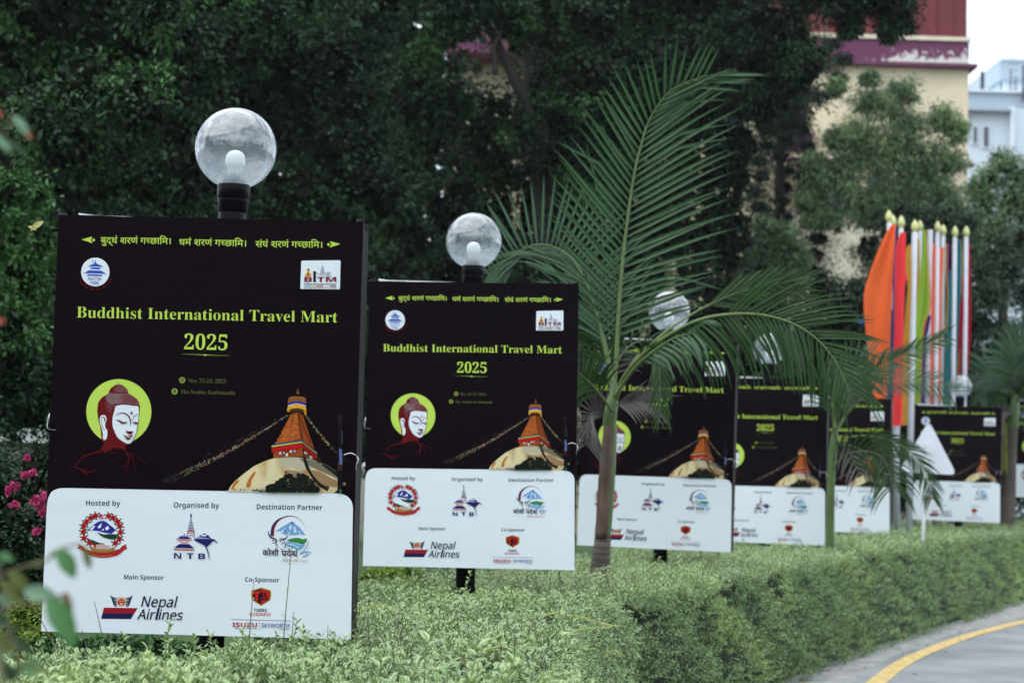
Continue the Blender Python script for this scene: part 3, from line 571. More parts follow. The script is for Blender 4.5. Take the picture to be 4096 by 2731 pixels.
mb = MB(); mb.add([(-BW / 2 + .03, BD - .036, BH - .02), (.02, BD - .036, BH - .02), (.02, BD - .036, BH + .014), (-.2, BD - .036, BH + .020), (-BW / 2 + .09, BD - .036, BH + .024), (-BW / 2 + .03, BD - .036, BH + .031),
                   (-BW / 2 + .03, BD - .030, BH - .02), (.02, BD - .030, BH - .02), (.02, BD - .030, BH + .014), (-.2, BD - .030, BH + .020), (-BW / 2 + .09, BD - .030, BH + .024), (-BW / 2 + .03, BD - .030, BH + .031)],
                  [(0, 1, 2, 3, 4, 5), (11, 10, 9, 8, 7, 6)] + [(i, (i + 1) % 6 + 6 if False else i + 6, (i + 1) % 6 + 6, (i + 1) % 6) for i in range(6)]); LINER = mb.mesh('white_liner', M_WHITEIN)
FLAPS = []
for sx in (-1, 1):
    for yy in (.02, BD - .02):
        mb = MB()
        x = sx * (BW / 2 - .012); mb.add([(x - .016, yy - .02, BH - .002), (x + .0135, yy - .018, BH - .002), (x + .0135, yy + .02, BH - .002), (x - .016, yy + .018, BH - .002), (x - .012, yy - .01, BH + .008), (x + .009, yy - .012, BH + .012), (x + .01, yy + .012, BH + .009), (x - .013, yy + .01, BH + .006)], [(0, 3, 2, 1), (4, 5, 6, 7), (0, 1, 5, 4), (1, 2, 6, 5), (2, 3, 7, 6), (3, 0, 4, 7)]); FLAPS.append(mb.mesh('corner_fold', M_FLEXB))
mb = MB(); bx = BW / 2
mb.tube(crom([(bx - .045, -.004, .655), (bx - .02, -.008, .662), (bx + .003, -.006, .652), (bx + .006, .03, .640)], 4), .0010, 5)
mb.tube(crom([(bx + .004, -.004, .65), (bx + .008, -.01, .635), (bx + .002, -.012, .62), (bx + .001, -.01, .60)], 4), .0008, 5)
mb.tube(crom([(-bx + .025, -.004, .72), (-bx - .002, -.01, .723), (-bx - .008, -.006, .745), (-bx - .004, .0, .775), (-bx - .001, .02, .77)], 4), .0010, 5)
mb.tube(crom([(-bx - .006, -.006, .74), (-bx - .001, -.01, .76), (-bx - .003, 0, .78)], 4), .0008, 5)
TIE = mb.mesh('wire_tie', M_WIRE)

BP = [  # x, y, z of the lower middle of the front, yaw, roll
    (-1.098, 6.455, .787, -.9, -.33), (-.193, 9.425, .886, -2.6, -.72), (1.056, 12.909, .865, -12.1, .45), (2.337, 16.351, .796, -15.7, -.04),
    (3.72, 20.113, .80, -16.3, -.2), (5.868, 23.479, .886, -17.7, .32), (8.39, 27.766, 1.182, -18.1, .18)]
BL_ = ['nearest and largest black event sign board, standing at the left before the dark tree', 'second largest black event sign board, just right of the nearest one',
       'black event sign board partly behind the slender palm trunk and its drooping fronds', 'black event sign board between the palm-covered board and the small second palm',
       'black event sign board mostly hidden by second palm fronds, under the orange flag', 'small black event sign board behind the white triangular sign', 'farthest event sign board, cut off by the right edge behind a palm trunk']
LL_ = ['globe lamp post rising behind the nearest sign board at the left', 'globe lamp post rising behind the second largest sign board', 'globe lamp post with its globe partly covered by a drooping palm frond',
       'globe lamp post half hidden by dark hanging palm leaflets above the fourth board', None, 'small globe lamp post below the last flag poles at the right', None]
def make_board():
    root = empty('sign_board')
    tag(root, 'x', 'sign board', 'black event sign boards along the hedge')
    fp = link('front_panel', FRONT, root); link('back_panel', BACK, root); link('liner', LINER, root)
    for s_ in SIDES: link('side_panel', s_, root)
    [link('corner_fold', f_, root) for f_ in FLAPS]; link('wire_tie', TIE, root); sp_ = link('sponsor_panel', WP, root)
    for nm, me, low in ARTS: link(nm, me, sp_ if low else fp)
    return root
board0 = make_board()
# lamp post: local origin on the ground
M_GLS = None
def make_lamp():
    root = empty('lamp_post'); tag(root, 'x', 'lamp post', 'globe lamp posts along the hedge')
    MB().lathe([(.051, 0), (.051, 2.46), (.0505, 2.462)], 28).build('pole', M_BLACK, root, True)
    MB().lathe([(.052, 2.40), (.0555, 2.404), (.0555, 2.438), (.0575, 2.442), (.0575, 2.446), (.0565, 2.45), (.0605, 2.455), (.0605, 2.498), (.057, 2.507)], 28).build('collar', M_BLACK, root, True)
    prof = []; R_ = .150
    a0 = math.asin(.062 / R_)
    for k in range(33): a = a0 + (PI - a0) * k / 32; prof.append((max(R_ * math.sin(a), .0002), -R_ * math.cos(a)))
    g = MB().lathe(prof, 56, cap=False).build('globe', M_GLOBE, root, True, (0, 0, 2.64))
    b = MB().lathe([(.023, -.112), (.026, -.088), (.034, -.063), (.036, -.058)], 24).build('bulb', M_BULBN, g, True)
    MB().lathe([(.036, -.058), (.0375, -.044), (.034, -.026), (.024, -.013), (.010, -.007), (.0005, -.0055)], 24, cap=False).build('bulb_dome', M_BULB, g, True)
    MB().lathe([(.040, -.130), (.040, -.115), (.028, -.110), (.005, -.110)], 20).build('socket', M_SOCK, g, True)
    return root
lamp0 = make_lamp()
GL = {0: (944, 595), 1: (1895, 963), 2: (2677, 1245), 3: (3078, 1395), 5: (3842, 1545)}
for i, (x, y, z, yaw, roll) in enumerate(BP):
    b = board0 if i == 0 else copy_tree(board0)
    b.location = (x, y, z); b.rotation_euler = Euler((0, rad(roll), rad(yaw)), 'XYZ'); b['label'] = BL_[i]
    nx, ny = -math.sin(rad(yaw)), math.cos(rad(yaw))          # into the board
    c = Vector((x + nx * .1, y + ny * .1, 0))
    if i in GL:
        l = lamp0 if i == 0 else copy_tree(lamp0); g = at(*GL[i], c.y)
        foot = Vector((c.x + (g.x - c.x) * .45, c.y, g.z - 2.64)); lean = math.atan2(g.x - foot.x, 2.64)
        l.location = foot; l.rotation_euler = (0, lean, rad(20 * i)); l['label'] = LL_[i]
        l.rotation_euler = Euler((0, lean, 0), 'XYZ')
    else:
        p = empty('sign_post', (c.x, c.y, 0)); tag(p, 'plain black post under the sign board with palm fronds before it' if i == 4 else 'plain black post under the farthest sign board', 'post')
        link('pole', [o for o in lamp0.children if o.name.startswith('pole')][0].data, p).scale = (1, 1, .6)
# ------------------------------------------------------------------ leaves as geometry
def unit(a): return a / (np.linalg.norm(a, axis=-1, keepdims=True) + 1e-9)
def leaf_arrays(P, D, Nn, L, W, rich=False, curl=.15):
    """P base, D direction, Nn rough normal (all n,3), L length, W width -> verts, polys, edge attribute"""
    D = unit(D); Sd = unit(np.cross(D, Nn)); U = np.cross(Sd, D); n = len(P); L = np.broadcast_to(L, n)[:, None]; W = np.broadcast_to(W, n)[:, None]
    if not rich:
        V = np.stack([P, P + D * L * .45 + Sd * W * .5 + U * W * .18, P + D * L - U * L * curl, P + D * L * .45 - Sd * W * .5 + U * W * .18], 1)
        F = np.arange(n)[:, None] * 4 + np.array([[0, 1, 2]]); F2 = np.arange(n)[:, None] * 4 + np.array([[0, 2, 3]])
        return V.reshape(-1, 3), [F, F2], np.tile([0.3, .78, .3, .78], n)
    b = P; t = P + D * L - U * L * curl * 1.3; m1 = P + D * L * .32 - U * L * curl * .1; m2 = P + D * L * .68 - U * L * curl * .5
    l1 = m1 + Sd * W * .48 + U * W * .16; l2 = m2 + Sd * W * .42 + U * W * .12; r1 = m1 - Sd * W * .48 + U * W * .16; r2 = m2 - Sd * W * .42 + U * W * .12
    V = np.stack([b, m1, m2, t, l1, l2, r1, r2], 1); k = np.arange(n)[:, None] * 8
    return V.reshape(-1, 3), [k + np.array([[0, 4, 1]]), k + np.array([[5, 3, 2]]), k + np.array([[0, 1, 6]]), k + np.array([[2, 3, 7]]), k + np.array([[4, 5, 2, 1]]), k + np.array([[1, 2, 7, 6]])], np.tile([.5, 0, 0, .5, 1, 1, 1, 1], n)
def merge(parts):
    V = []; F = []; E = []; n = 0
    for v, f, e in parts:
        V.append(v); F += [q + n for q in f]; E.append(e); n += len(v)
    return np.concatenate(V), F, np.concatenate(E)
def rnd(n): return RNG.normal(size=(n, 3))

# ------------------------------------------------------------------ ground, road, yellow line
M_SOIL = mat('dark_soil', (.055, .045, .032), rough=.95, noise=.4, scale=3, bump=.5, bscale=30)
M_ASPH = mat('grey_asphalt', (.15, .16, .175), rough=.88, noise=.1, scale=1.3, detail=9, bump=.35, bscale=140, rgb2=(.215, .225, .235), sharp=(.36, .62))
M_DUST = mat('dusty_road_edge', (.22, .225, .22), rough=.95, noise=.3, scale=6, bump=.3, bscale=60, rgb2=(.30, .30, .29))
M_LINE = mat('worn_yellow_line', (.46, .32, .10), rough=.8, noise=.3, scale=14, bump=.2, bscale=60, rgb2=(.56, .42, .17))
M_LAWN = mat('short_lawn', (.05, .10, .03), rough=.9, noise=.4, scale=14, bump=.4, bscale=60)
me = bpy.data.meshes.new('ground'); R_ = 900
me.from_pydata([(-R_, -R_, 0), (R_, -R_, 0), (R_, R_, 0), (-R_, R_, 0)], [], [(0, 1, 2, 3)]); me.materials.append(M_SOIL); tag(link('ground', me), 'bare dark soil under the plants and beyond the road', kind='structure')
def ribbon(name, ctr, wl, wr, z, m, label):
    V = []; n = len(ctr)
    for i, p in enumerate(ctr):
        d = ctr[min(i + 1, n - 1)] - ctr[max(i - 1, 0)]; d = d[:2] / np.linalg.norm(d[:2]); nn = np.array([-d[1], d[0]])
        a = p[:2] + nn * wl; b = p[:2] - nn * wr; V += [(a[0], a[1], z), (b[0], b[1], z)]
    me = bpy.data.meshes.new(name); me.from_pydata(V, [], [(2 * i, 2 * i + 1, 2 * i + 3, 2 * i + 2) for i in range(n - 1)]); me.materials.append(m); return tag(link(name, me), label, kind='structure')
lp = [np.array(atz(px, py, .008)) for px, py in ((3498, 2731), (3575, 2672), (3650, 2628), (3740, 2590), (3850, 2548), (3960, 2517), (4096, 2484), (4300, 2448), (4600, 2410))]
lp = [lp[0] + (lp[0] - lp[2]) * 4, lp[0] + (lp[0] - lp[2]) * 1.5] + lp
e = lp[-1] + (lp[-1] - lp[-2]) * 4; lp.append(e)
lc = crom(lp, 8)
ribbon('road', lc, .16, 7.5, .004, M_ASPH, 'grey asphalt road curving away at the right'); ribbon('road_edge', lc, 2.6, -.1, .002, M_DUST, 'dusty strip between road and hedge')
ribbon('edge_line', lc, .065, .065, .008, M_LINE, 'worn yellow line along the road edge')
me = bpy.data.meshes.new('lawn'); me.from_pydata([(-14, 8, .004), (-1.2, 8.5, .004), (2, 18, .004), (9, 40, .004), (-14, 40, .004)], [], [(0, 1, 2, 3, 4)]); me.materials.append(M_LAWN); tag(link('lawn', me), 'lawn behind the hedge under the trees', kind='structure')

# ------------------------------------------------------------------ the clipped variegated hedge
HT = .77
def hp(px, py): p = atz(px, py, HT); return (p.x, p.y)
FE = [(.14, 3.4), (.19, 5.0), (.22, 6.3), (.26, 7.4), hp(2440, 2384), hp(2620, 2352), hp(2800, 2318), hp(3090, 2268), hp(3370, 2218), hp(3690, 2172), hp(4096, 2125), hp(4500, 2095)]
BE = [(-2.0, 3.4), (-2.0, 5.0), (-1.05, 6.15), (-.88, 7.5), (-.8, 9.6), (-.3, 11.2), (.35, 13), (1.2, 15.3), (2.2, 18.3), (3.8, 22), (6.5, 27), (10, 34)]
NS = 8
fe = np.array(crom(FE, NS)); be = np.array(crom(BE, NS)); NT = len(fe)
def bumps(x, y, s=1.0): return .028 * np.sin(x * 5.1 * s + 1.3) * np.cos(y * 3.7 * s) + .02 * np.sin(x * 11 + y * 7.3) + .012 * np.sin(y * 17 - x * 9)
def htop(x, y): return HT - .02 + bumps(x, y)
tan_ = np.gradient(fe, axis=0); fn = unit(np.stack([tan_[:, 1], -tan_[:, 0]], 1))      # outward (towards the road)
V = []; NA = 10; NF = 6
for i in range(NT):
    for j in range(NA): p = be[i] + (fe[i] - be[i]) * j / (NA - 1); V.append((p[0], p[1], htop(p[0], p[1]) - .05 - (.03 if j in (0, NA - 1) else 0)))
    for j in range(1, NF): z = HT * (1 - j / (NF - 1)); o = -.12 + .06 * math.sin(j / (NF - 1) * PI) + (.10 + .38 * min(max((fe[i][1] - 9) / 10, 0), 1)) * (j / (NF - 1)) ** .8 ; V.append((fe[i][0] + fn[i][0] * o, fe[i][1] + fn[i][1] * o, z - .01))
    V.append((be[i][0], be[i][1], 0))
K = NA + NF - 1 + 1; F = []
for i in range(NT - 1):
    for j in range(K - 2): F.append((i * K + j, i * K + j + 1, (i + 1) * K + j + 1, (i + 1) * K + j))
    F.append((i * K, (i + 1) * K, (i + 1) * K + K - 1, i * K + K - 1))
M_TWIG = mat('hedge_twigs', (.018, .026, .011), rough=.95, noise=.5, scale=20, bump=.6, bscale=70)
hedge = empty('hedge', (0, 0, 0)); tag(hedge, 'long low clipped hedge of variegated pale green leaves along the road', 'hedge')
me = bpy.data.meshes.new('twig_core'); me.from_pydata(V, [], F); me.materials.append(M_TWIG); tag(link('twig_core', me, hedge), kind='stuff')
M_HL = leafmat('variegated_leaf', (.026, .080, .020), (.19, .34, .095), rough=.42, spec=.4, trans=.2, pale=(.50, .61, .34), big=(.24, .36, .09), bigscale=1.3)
M_HS = mat('thin_stem', (.13, .12, .07), rough=.8)
def sprigs(P, A, H, nl, Ll, rich, spread=.9):
    """P foot, A axis, H height, nl leaves, Ll leaf length"""
    n = len(P); A = unit(A); O = unit(np.cross(A, rnd(n))); B = np.cross(A, O); out = []; ph = RNG.uniform(0, 6.28, n)
    for j in range(nl):
        t = (j // 2 + .6) / (nl / 2 + .3); an = ph + (j // 2) * 1.57 + (j % 2) * PI + RNG.normal(0, .25, n)
        rad_ = O * np.cos(an)[:, None] + B * np.sin(an)[:, None]; up = .35 + .75 * t
        D = rad_ * spread + A * up + rnd(n) * .18; base = P + A * (H * t)[:, None] + rad_ * .002
        l = Ll * RNG.uniform(.7, 1.2, n) * (1.05 - .35 * abs(t - .45)); out.append(leaf_arrays(base, D, A + rnd(n) * .15, l, l * RNG.uniform(.42, .58, n), rich, .12))
    return merge(out)
# foot points on top and on the road-side face, thinning with distance
def sample_hedge(n, y0, y1, face):
    P = []; A = []
    seg = np.linalg.norm(np.diff((fe + be) / 2, axis=0), axis=1) if not face else np.linalg.norm(np.diff(fe, axis=0), axis=1)
    wd = np.linalg.norm(fe - be, axis=1)[:-1] if not face else np.full(len(seg), HT); mid = (fe[:-1, 1] + fe[1:, 1]) / 2
    w = seg * wd * ((mid >= y0) & (mid < y1)); area = w.sum(); w = w / area; n = int(n * area)
    i = RNG.choice(len(w), n, p=w); u = RNG.random(n)[:, None]; f = fe[i] + (fe[i + 1] - fe[i]) * u; b = be[i] + (be[i + 1] - be[i]) * u; o = fn[i]
    if not face:
        s = RNG.random(n)[:, None]; p = b + (f - b) * s; z = htop(p[:, 0], p[:, 1]) - .055 + RNG.uniform(-.02, .02, n)
        clump = np.sin(p[:, 0] * 6.3 + 1) * np.sin(p[:, 1] * 5.1) + np.sin(p[:, 0] * 2.2 + p[:, 1] * 3.1); z += .012 * clump
        P = np.concatenate([p, z[:, None]], 1); A = np.array([0, 0, 1.0]) + rnd(n) * .28; A[:, :2] += o * (s > .93) * .7
    else:
        h = RNG.random(n) ** .9; hz = h * HT; slope = .10 + .38 * np.clip((f[:, 1] - 9) / 10, 0, 1); d = slope * (1 - h) ** .8 + .06 * np.sin((1 - h) * PI) - .05 + .02 * np.sin(f[:, 1] * 7 + h * 8) + RNG.uniform(-.03, .03, n)
        nzz = np.sin(f[:, 1] * 2.3 + 1.7 * np.sin(h * 5 + f[:, 1])) + np.sin(f[:, 1] * 5.7 + h * 6.1) * .8 + np.sin(f[:, 1] * 11.3 - h * 9) * .5; d -= .10 * np.clip(nzz - .8, 0, 1) ; p = f + o * d[:, None]; P = np.concatenate([p, hz[:, None] - .02], 1)
        A = np.concatenate([o, np.full((n, 1), .3)], 1) + rnd(n) * .4
    return P, A
parts = []
for n, y0, y1, H, nl, Ll, rich, face in ((560, 3.4, 6.6, .085, 10, .030, True, False), (520, 6.6, 9.5, .075, 10, .027, True, False), (560, 9.5, 15, .075, 8, .025, False, False), (300, 15, 40, .08, 8, .035, False, False),
                                         (640, 3.4, 9.5, .08, 10, .027, True, True), (760, 9.5, 15, .07, 8, .025, False, True), (360, 15, 40, .08, 8, .034, False, True)):
    P, A = sample_hedge(n, y0, y1, face); m = len(P)
    sv, sf, se = sprigs(P, A, H * RNG.uniform(.5, 1.5, m), nl, Ll, rich); parts.append((sv, sf, se * (.90 if face else 1.25 if y0 > 9 else 1)))   # paler far top and duller sides: sunlight and shade painted into leaf colour
V, F, E = merge(parts)
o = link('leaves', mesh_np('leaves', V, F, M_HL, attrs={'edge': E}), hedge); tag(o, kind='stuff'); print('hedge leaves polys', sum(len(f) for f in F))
# taller shoots standing out of the clipped top
def shoot(x, y, h, n, L_, lean=(0, 0), bare=False, name='shoot'):
    z0 = HT - .06; pts = crom([(x, y, z0), (x + lean[0] * .4, y + lean[1] * .4, z0 + h * .5), (x + lean[0], y + lean[1], z0 + h)], 4)
    mb = MB().tube(pts, [.0028 - .0018 * i / (len(pts) - 1) for i in range(len(pts))], 5); o = mb.build(name, M_HS, hedge)
    if n:
        t = np.linspace(.25, 1, n); P = np.stack([np.interp(t, np.linspace(0, 1, len(pts)), [p[k] for p in pts]) for k in range(3)], 1)
        an = np.arange(n) // 2 * 1.4 + (np.arange(n) % 2) * PI + RNG.normal(0, .3, n); D = np.stack([np.cos(an) * .8, np.sin(an) * .8, np.full(n, .75)], 1)
        V, F, E = leaf_arrays(P, D, np.tile([0, 0, 1.0], (n, 1)) + rnd(n) * .1, L_ * RNG.uniform(.7, 1.15, n), L_ * .45, True, .2)
        link('shoot_leaves', mesh_np('shoot_leaves', V, F, M_HL, attrs={'edge': E}), o)
for px, py, Y, h, n, L_, ln in ((655, 2560, 6.1, .16, 12, .035, (.02, 0)), (880, 2570, 6.0, .13, 10, .03, (-.04, 0)), (990, 2565, 6.0, .14, 8, .034, (-.02, 0)), (1105, 2560, 6.1, .12, 10, .03, (0, 0)), (470, 2600, 5.9, .12, 10, .036, (.02, 0)),
                                (1130, 2560, 6.1, .42, 5, .022, (.02, 0)), (995, 2540, 6.1, .30, 4, .018, (.01, 0)), (1165, 2560, 6.1, .20, 0, 0, (.005, 0)), (1310, 2560, 6.1, .16, 0, 0, (0, 0)), (430, 2560, 6.05, .22, 0, 0, (-.05, 0)), (265, 2640, 5.7, .24, 0, 0, (-.12, 0)), (360, 2570, 6.1, .12, 0, 0, (-.03, 0)),
                                (1600, 2640, 4.9, .24, 14, .05, (.08, 0)), (1480, 2690, 4.7, .2, 12, .05, (.03, 0)), (1850, 2700, 4.9, .22, 16, .05, (.04, 0)), (1990, 2700, 5.0, .2, 16, .05, (.05, 0)), (1700, 2640, 5.3, .18, 12, .04, (0, 0)), (1780, 2560, 5.9, .14, 12, .035, (-.02, 0)), (2120, 2600, 5.8, .13, 12, .035, (.04, 0)), (1570, 2540, 6.4, .16, 10, .03, (.05, 0)), (1250, 2690, 5.0, .16, 12, .04, (0, 0)), (800, 2680, 5.1, .15, 12, .04, (.02, 0)), (600, 2690, 5.0, .15, 12, .04, (0, 0)),
                                (1800, 2420, 7.8, .15, 14, .03, (-.03, 0)), (1850, 2330, 9.0, .18, 14, .03, (.04, 0)), (2080, 2400, 8.3, .13, 12, .035, (.06, 0)), (2000, 2390, 8.5, .12, 12, .03, (.0, 0)), (2540, 2320, 10.5, .14, 12, .035, (.05, 0)), (1790, 2300, 9.6, .16, 12, .03, (0, 0))):
    p = at(px, py, Y); shoot(p.x, Y, h, n, L_, ln)
for k in range(95):
    f_ = int(RNG.integers(6, 62)); s_ = RNG.random() ** .6; p = be[f_] + (fe[f_] - be[f_]) * s_; y_ = p[1]; shoot(p[0] + RNG.normal(0, .05), y_ + RNG.normal(0, .1), RNG.uniform(.10, .19), 12, .030 + .001 * max(0, y_ - 8), tuple(RNG.normal(0, .03, 2)))
# fallen leaves and crumbs of soil on the road edge
n_ = 260; i_ = RNG.integers(10, len(lc) - 3, n_); o_ = RNG.exponential(.35, n_); ctr_ = np.array([p[:2] for p in lc]); tn = unit(np.gradient(ctr_, axis=0)); nn_ = np.stack([-tn[:, 1], tn[:, 0]], 1)
p_ = ctr_[i_] + nn_[i_] * (.75 - o_ * .8)[:, None] + RNG.normal(0, .12, (n_, 2)); P = np.concatenate([p_, np.full((n_, 1), .014)], 1); D = rnd(n_) * [1, 1, .12]
V, F, E = leaf_arrays(P, D, np.tile([0, 0, 1.0], (n_, 1)) + rnd(n_) * .2, RNG.uniform(.015, .05, n_), RNG.uniform(.008, .022, n_), False, .1)
tag(link('fallen_leaves', mesh_np('fallen_leaves', V, F, leafmat('dry_fallen_leaf', (.05, .035, .02), (.17, .12, .05), trans=.05))), 'small dry fallen leaves scattered along the road edge', 'leaves', kind='stuff')
# bare twigs left by clipping, lying among the leaves
tv = MB()
for k in range(420):
    f_ = RNG.integers(8, 60); s_ = RNG.random() ** .7; p = be[f_] + (fe[f_] - be[f_]) * s_; x, y = p + RNG.normal(0, .06, 2)
    if y > 13 or math.sin(x * 2.9 + y * 1.3) < .1: continue
    a_ = RNG.uniform(0, 6.28); h_ = RNG.uniform(.04, .13); z_ = htop(x, y) - .03; r_ = RNG.uniform(.03, .10)
    tv.tube([(x, y, z_), (x + math.cos(a_) * r_ * .5, y + math.sin(a_) * r_ * .5, z_ + h_ * .6), (x + math.cos(a_ + .4) * r_, y + math.sin(a_ + .4) * r_, z_ + h_)], [.0024, .0018, .001], 4)
tag(tv.build('bare_twigs', mat('brown_bare_twig', (.14, .10, .075), rough=.9), hedge), kind='stuff')
# yellow threads of a climbing weed over the hedge edge
M_THREAD = mat('yellow_vine_thread', (.42, .42, .10), rough=.6)
for pts in ([(1930, 2600), (2060, 2570), (2180, 2550), (2310, 2600), (2380, 2590)], [(2250, 2455), (2330, 2465), (2400, 2490), (2480, 2505)], [(2420, 2625), (2450, 2600), (2500, 2620)], [(2260, 2530), (2360, 2510), (2450, 2508)], [(2080, 2450), (2150, 2460), (2240, 2445), (2250, 2430)], [(2230, 2700), (2300, 2670), (2330, 2680)], [(1400, 2455), (1500, 2420), (1590, 2440)]):
    q = []
    for px, py in pts:
        g = atz(px, py, HT + .03) if px < 2300 else at(px, py, 7.45); q.append(g)
    MB().tube(crom(q, 4), .0022, 4).build('vine_thread', M_THREAD, hedge)
# ------------------------------------------------------------------ trees and shrubs
M_BARK = mat('grey_brown_bark', (.03, .026, .022), rough=.9, noise=.4, scale=6, bump=.7, bscale=22, stretch=(1, 1, .3))
M_BARKP = mat('pale_bark', (.16, .14, .12), rough=.9, noise=.3, scale=5, bump=.5, bscale=20)
M_INNER = mat('crown_shade_paint', (.010, .014, .009), rough=1, spec=.05, noise=.5, scale=3)  # near-black colour that paints the shade inside the crowns
M_LD = leafmat('dark_glossy_leaf', (.0025, .010, .004), (.024, .070, .028), rough=.42, spec=.2, trans=.15, big=(.05, .14, .032), bigscale=1.1)
M_LD2 = leafmat('dark_leaf', (.002, .008, .004), (.021, .058, .024), rough=.5, spec=.16, trans=.15, big=(.036, .10, .036), bigscale=.8)
M_LM = leafmat('mid_green_leaf', (.018, .055, .014), (.065, .19, .04), rough=.45, spec=.25, trans=.25, big=(.08, .20, .045), bigscale=1.2)
M_LP = leafmat('pale_feathery_leaf', (.06, .11, .055), (.21, .32, .15), rough=.5, spec=.3, trans=.3, big=(.21, .33, .13), bigscale=.8)
M_LG = leafmat('haze_greyed_leaf', (.020, .042, .026), (.065, .11, .06), rough=.5, spec=.2, trans=.2, big=(.065, .11, .055))  # leaf colour greyed and lightened to paint in distant haze
M_LC = leafmat('dark_conifer_needle', (.006, .012, .012), (.022, .042, .03), rough=.6, spec=.2, trans=.05)
M_LY = leafmat('yellow_green_leaf', (.09, .15, .02), (.30, .42, .05), rough=.5, spec=.3, trans=.3)
M_PINK = leafmat('pink_petal', (.36, .03, .12), (.70, .10, .27), rough=.6, spec=.2, trans=.3)
def clumps(centres, radii, nsub, nleaf, Ll, rs=.34, droop=.25, aspect=.5, shell=.55, rich=False):
    """leaf clusters through ellipsoidal masses; radii (n,3)"""
    P = []; N_ = []
    for c, r in zip(centres, radii):
        u = unit(rnd(nsub)); rr_ = (shell + (1 - shell) * RNG.random(nsub)) * RNG.uniform(.75, 1.12, nsub); cc = c + u * rr_[:, None] * r
        g = rnd(nsub * nleaf) * (rs * np.mean(r)) * RNG.uniform(.5, 1.1, (nsub, 1)).repeat(nleaf, 0) * np.array([1, 1, .7]); P.append(cc.repeat(nleaf, 0) + g); N_.append(unit(g + .6 * u.repeat(nleaf, 0) * rs * np.mean(r)))
    P = np.concatenate(P); O = np.concatenate(N_); n = len(P); D = O + rnd(n) * .6 + np.array([0, 0, -droop]); Nn = O * .6 + np.array([0, 0, .7]) + rnd(n) * .45
    l = Ll * RNG.uniform(.6, 1.25, n); return leaf_arrays(P, D, Nn, l, l * aspect, rich)
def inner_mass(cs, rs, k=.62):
    """crown shade put in as large near-black overlapping sheets, blocking sky, well inside the leaves one sees"""
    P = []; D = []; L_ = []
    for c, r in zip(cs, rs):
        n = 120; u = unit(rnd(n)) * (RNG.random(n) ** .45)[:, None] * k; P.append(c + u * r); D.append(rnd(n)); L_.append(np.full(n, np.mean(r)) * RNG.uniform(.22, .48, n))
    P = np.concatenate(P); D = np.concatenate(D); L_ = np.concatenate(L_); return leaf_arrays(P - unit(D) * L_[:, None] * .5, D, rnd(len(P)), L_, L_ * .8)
def plant(name, label, cat, blobs, m, Ll, nsub=26, nleaf=26, group=None, trunk=None, limbs=(), inner=.62, flat=1.0, foot=None, bark=None, rs=.34, droop=.25, aspect=.5, shell=.55, crown='crown', branch_names=True):
    """blobs: (px, py, Y, radius px[, z stretch]) in the photograph"""
    cs = []; R = []
    for b in blobs:
        c = at(b[0], b[1], b[2]); r = b[3] * b[2] / FPX; st = b[4] if len(b) > 4 else 1; cs.append(np.array(c)); R.append(np.array([r, r * 1.0, r * st]))
    ctr = np.mean(cs, 0); f = foot or (ctr[0], ctr[1]); root = empty(name, (f[0], f[1], 0)); tag(root, label, cat, group)
    off = -np.array([f[0], f[1], 0])
    V, F, E = clumps(cs, R, nsub, nleaf, Ll, rs, droop, aspect, shell)
    cr_ = link(crown, mesh_np(crown, V + off, F, m), root); tag(cr_, kind='stuff')
    if inner:
        iv, if_, _ = inner_mass([c + off for c in cs], R, inner); tag(link('crown_shade', mesh_np('crown_shade', iv, if_, M_INNER), cr_), kind='stuff')
    if trunk:
        pts = [Vector(p) + Vector(off) for p in crom(trunk[0], 4)]; MB().tube(pts, [trunk[1] + (trunk[2] - trunk[1]) * i / (len(pts) - 1) for i in range(len(pts))], 10).build('trunk', bark or M_BARK, root, True)
    for pts, r0, r1 in limbs:
        q = [Vector(p) + Vector(off) for p in crom([at(*p) for p in pts], 4)]; MB().tube(q, [r0 + (r1 - r0) * i / (len(q) - 1) for i in range(len(q))], 7).build('limb', bark or M_BARK, root, True)
    return root
def fill(x0, x1, y0, y1, Ya, Yb, r, step=1.15, holes=(), st=1.0, seed=1):
    """loose rows of blobs covering a region of the photograph"""
    q = random.Random(seed); out = []; y = y0; k = 0
    while y <= y1:
        x = x0 + (r * step * .5 if k % 2 else 0)
        while x <= x1:
            if not any(hx0 < x < hx1 and hy0 < y < hy1 for hx0, hx1, hy0, hy1 in holes): out.append((x + q.uniform(-.3, .3) * r, y + q.uniform(-.3, .3) * r, q.uniform(Ya, Yb), r * q.uniform(.75, 1.2), st))
            x += r * step
        y += r * step * .85; k += 1
    return out
def trunk_px(px, py0, py1, Y, r0, r1, dx=0):
    a = at(px, py0, Y); b = at(px + dx, py1, Y); return ([(a.x, a.y, 0), ((a.x * .6 + b.x * .4), a.y, (b.z) * .5), (b.x, b.y, b.z)], r0, r1)
plant('broadleaf_tree', 'dark green broadleaf tree behind the nearest sign board, filling the upper left', 'tree', fill(-250, 820, -350, 1500, 15, 18, 185, seed=2), M_LD, .072, 26, 34, rs=.25, trunk=trunk_px(30, 1900, 500, 16.5, .16, .11, -10))
plant('broadleaf_tree', 'dark broadleaf tree behind the first two globe lamps, left of the leaf gap', 'tree', fill(800, 1560, -350, 1700, 18.5, 21, 190, seed=3), M_LD2, .078, 26, 32, rs=.26, trunk=trunk_px(1380, 1900, 1000, 20, .14, .10, 30))
